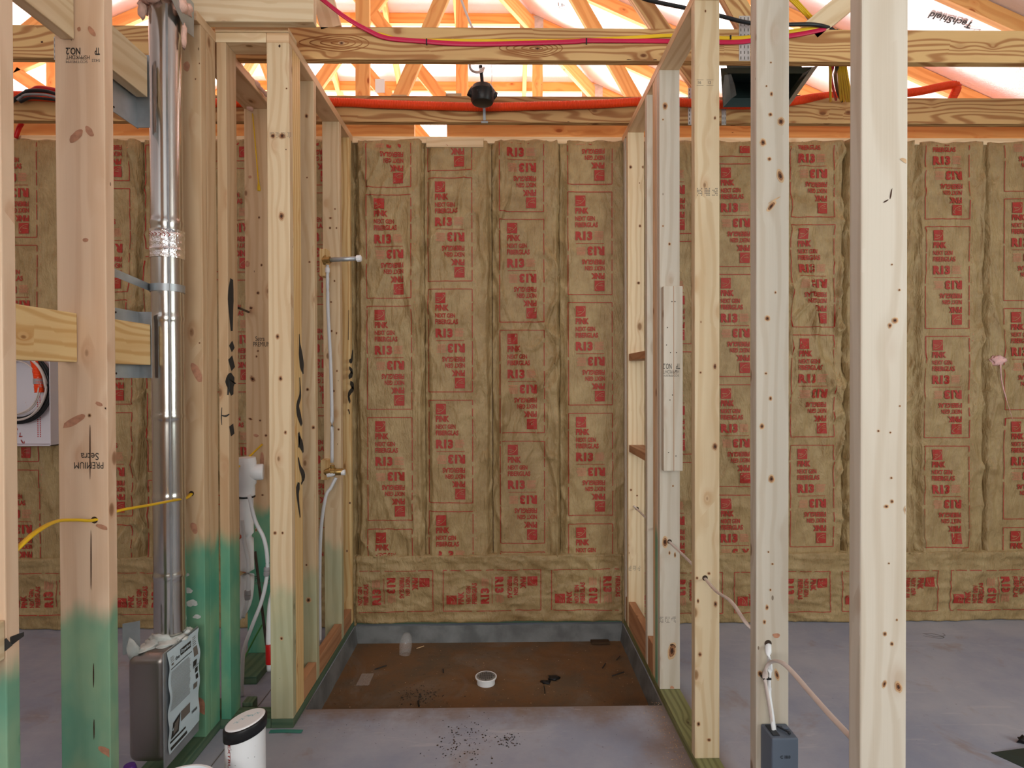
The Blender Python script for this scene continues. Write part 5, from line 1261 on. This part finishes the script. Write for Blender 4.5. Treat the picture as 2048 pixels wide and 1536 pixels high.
knots(r5, 3.17, [(1261, 334, 5, 6), (1287, 334, 5, 5), (1280, 452, 4, 5), (1277, 566, 5, 5), (1279, 366, 2, 2), (1262, 980, 4, 4), (1274, 991, 3, 3), (1275, 1258, 4, 4), (1257, 1106, 4, 4)])
bc1 = [c for c in T1.children if c.name.startswith('bottom_chord')][0]
bc2 = [c for c in T2.children if c.name.startswith('bottom_chord')][0]
rr = random.Random(3)
burn = [(635, 122, 42, 4), (700, 121, 26, 4), (727, 119, 12, 3), (760, 121, 10, 2), (1135, 122, 20, 3), (1150, 124, 10, 3), (1235, 123, 46, 6), (1258, 121, 12, 5), (1288, 121, 14, 3), (1310, 120, 8, 3), (1340, 122, 16, 4), (1395, 123, 30, 5), (1455, 125, 34, 4), (1475, 126, 14, 3)]
knots(bc1, 2.53, [b_ + (0, 'd') for b_ in burn] + [(683, 86, 9, 5, 0, 'k'), (1075, 97, 12, 6, 0, 'k'), (905, 78, 3, 3), (84, 84, 5, 4, 0, 'd')])
knots(bc2, 3.14, [(1080, 247, 12, 3, 10, 'd'), (1118, 248, 16, 5, 20, 'd'), (1138, 246, 8, 6, 30, 'd'), (1162, 249, 8, 7, -30, 'd'), (1195, 248, 22, 7, 10, 'd'), (1232, 248, 16, 6, 15, 'd'), (1000, 251, 12, 2, 0, 'd')])
def rings(ob, Y, u, v, ax, ay, n):
    P = Print(); O = at(u, v, Y); kk = Y / F
    for i in range(1, n + 1):
        pts = []
        for j in range(25):
            a = j / 24 * 2 * math.pi; r_ = i / n * (1 + .10 * noise.noise(Vector((math.cos(a), math.sin(a), i * .2 + u))))
            st = 1 + (.9 if math.cos(a) < 0 else .25) * abs(math.cos(a)) ** 3
            pts.append((ax * r_ * st * math.cos(a) * kk, ay * r_ * math.sin(a) * kk))
        P.stroke(pts, [.0035 * 1.2, .005, .0035], 0, 2)
    me = ob.data; f = on_plane(O, (1, 0, 0), (0, 0, 1), .0006); bm = bmesh.new(); bm.from_mesh(me); b = len(me.materials); me.materials.append(M['graindark']); og = wloc(ob)
    vs_ = [bm.verts.new(f(x, y, l) - og) for x, y, l in P.V]
    for q_ in P.F:
        try: ff = bm.faces.new([vs_[i] for i in q_]); ff.material_index = b
        except ValueError: pass
    bm.to_mesh(me); bm.free()
M['graindark'] = flat('dark_grain_line', srgb(150, 96, 52), 0.6)
rings(bc1, 2.53, 683, 86, 44, 17, 4); rings(bc1, 2.53, 1075, 97, 40, 17, 5)
P = Print(); O = at(-6, 1300, 1.341); q_ = [at(-6, 1302, 1.341), at(8, 1292, 1.341), at(19, 1283, 1.341)]
P.stroke([(a.x - O.x, a.z - O.z) for a in q_], .022, 0); P.build('spray_mark', on_plane((O.x, 1.342, O.z), (1, 0, 0), (0, 0, 1), .0012), [M['spray']], s1)
P = Print(); O = atx(20, 1283, LX); q_ = [atx(20, 1283, LX), atx(34, 1275, LX), atx(47, 1268, LX)]
P.stroke([(a.y - O.y, a.z - O.z) for a in q_], [.022, .016, .010], 0); P.build('spray_mark', on_plane((LX, O.y, O.z), (0, 1, 0), (0, 0, 1), .0012), [M['spray']], s1)
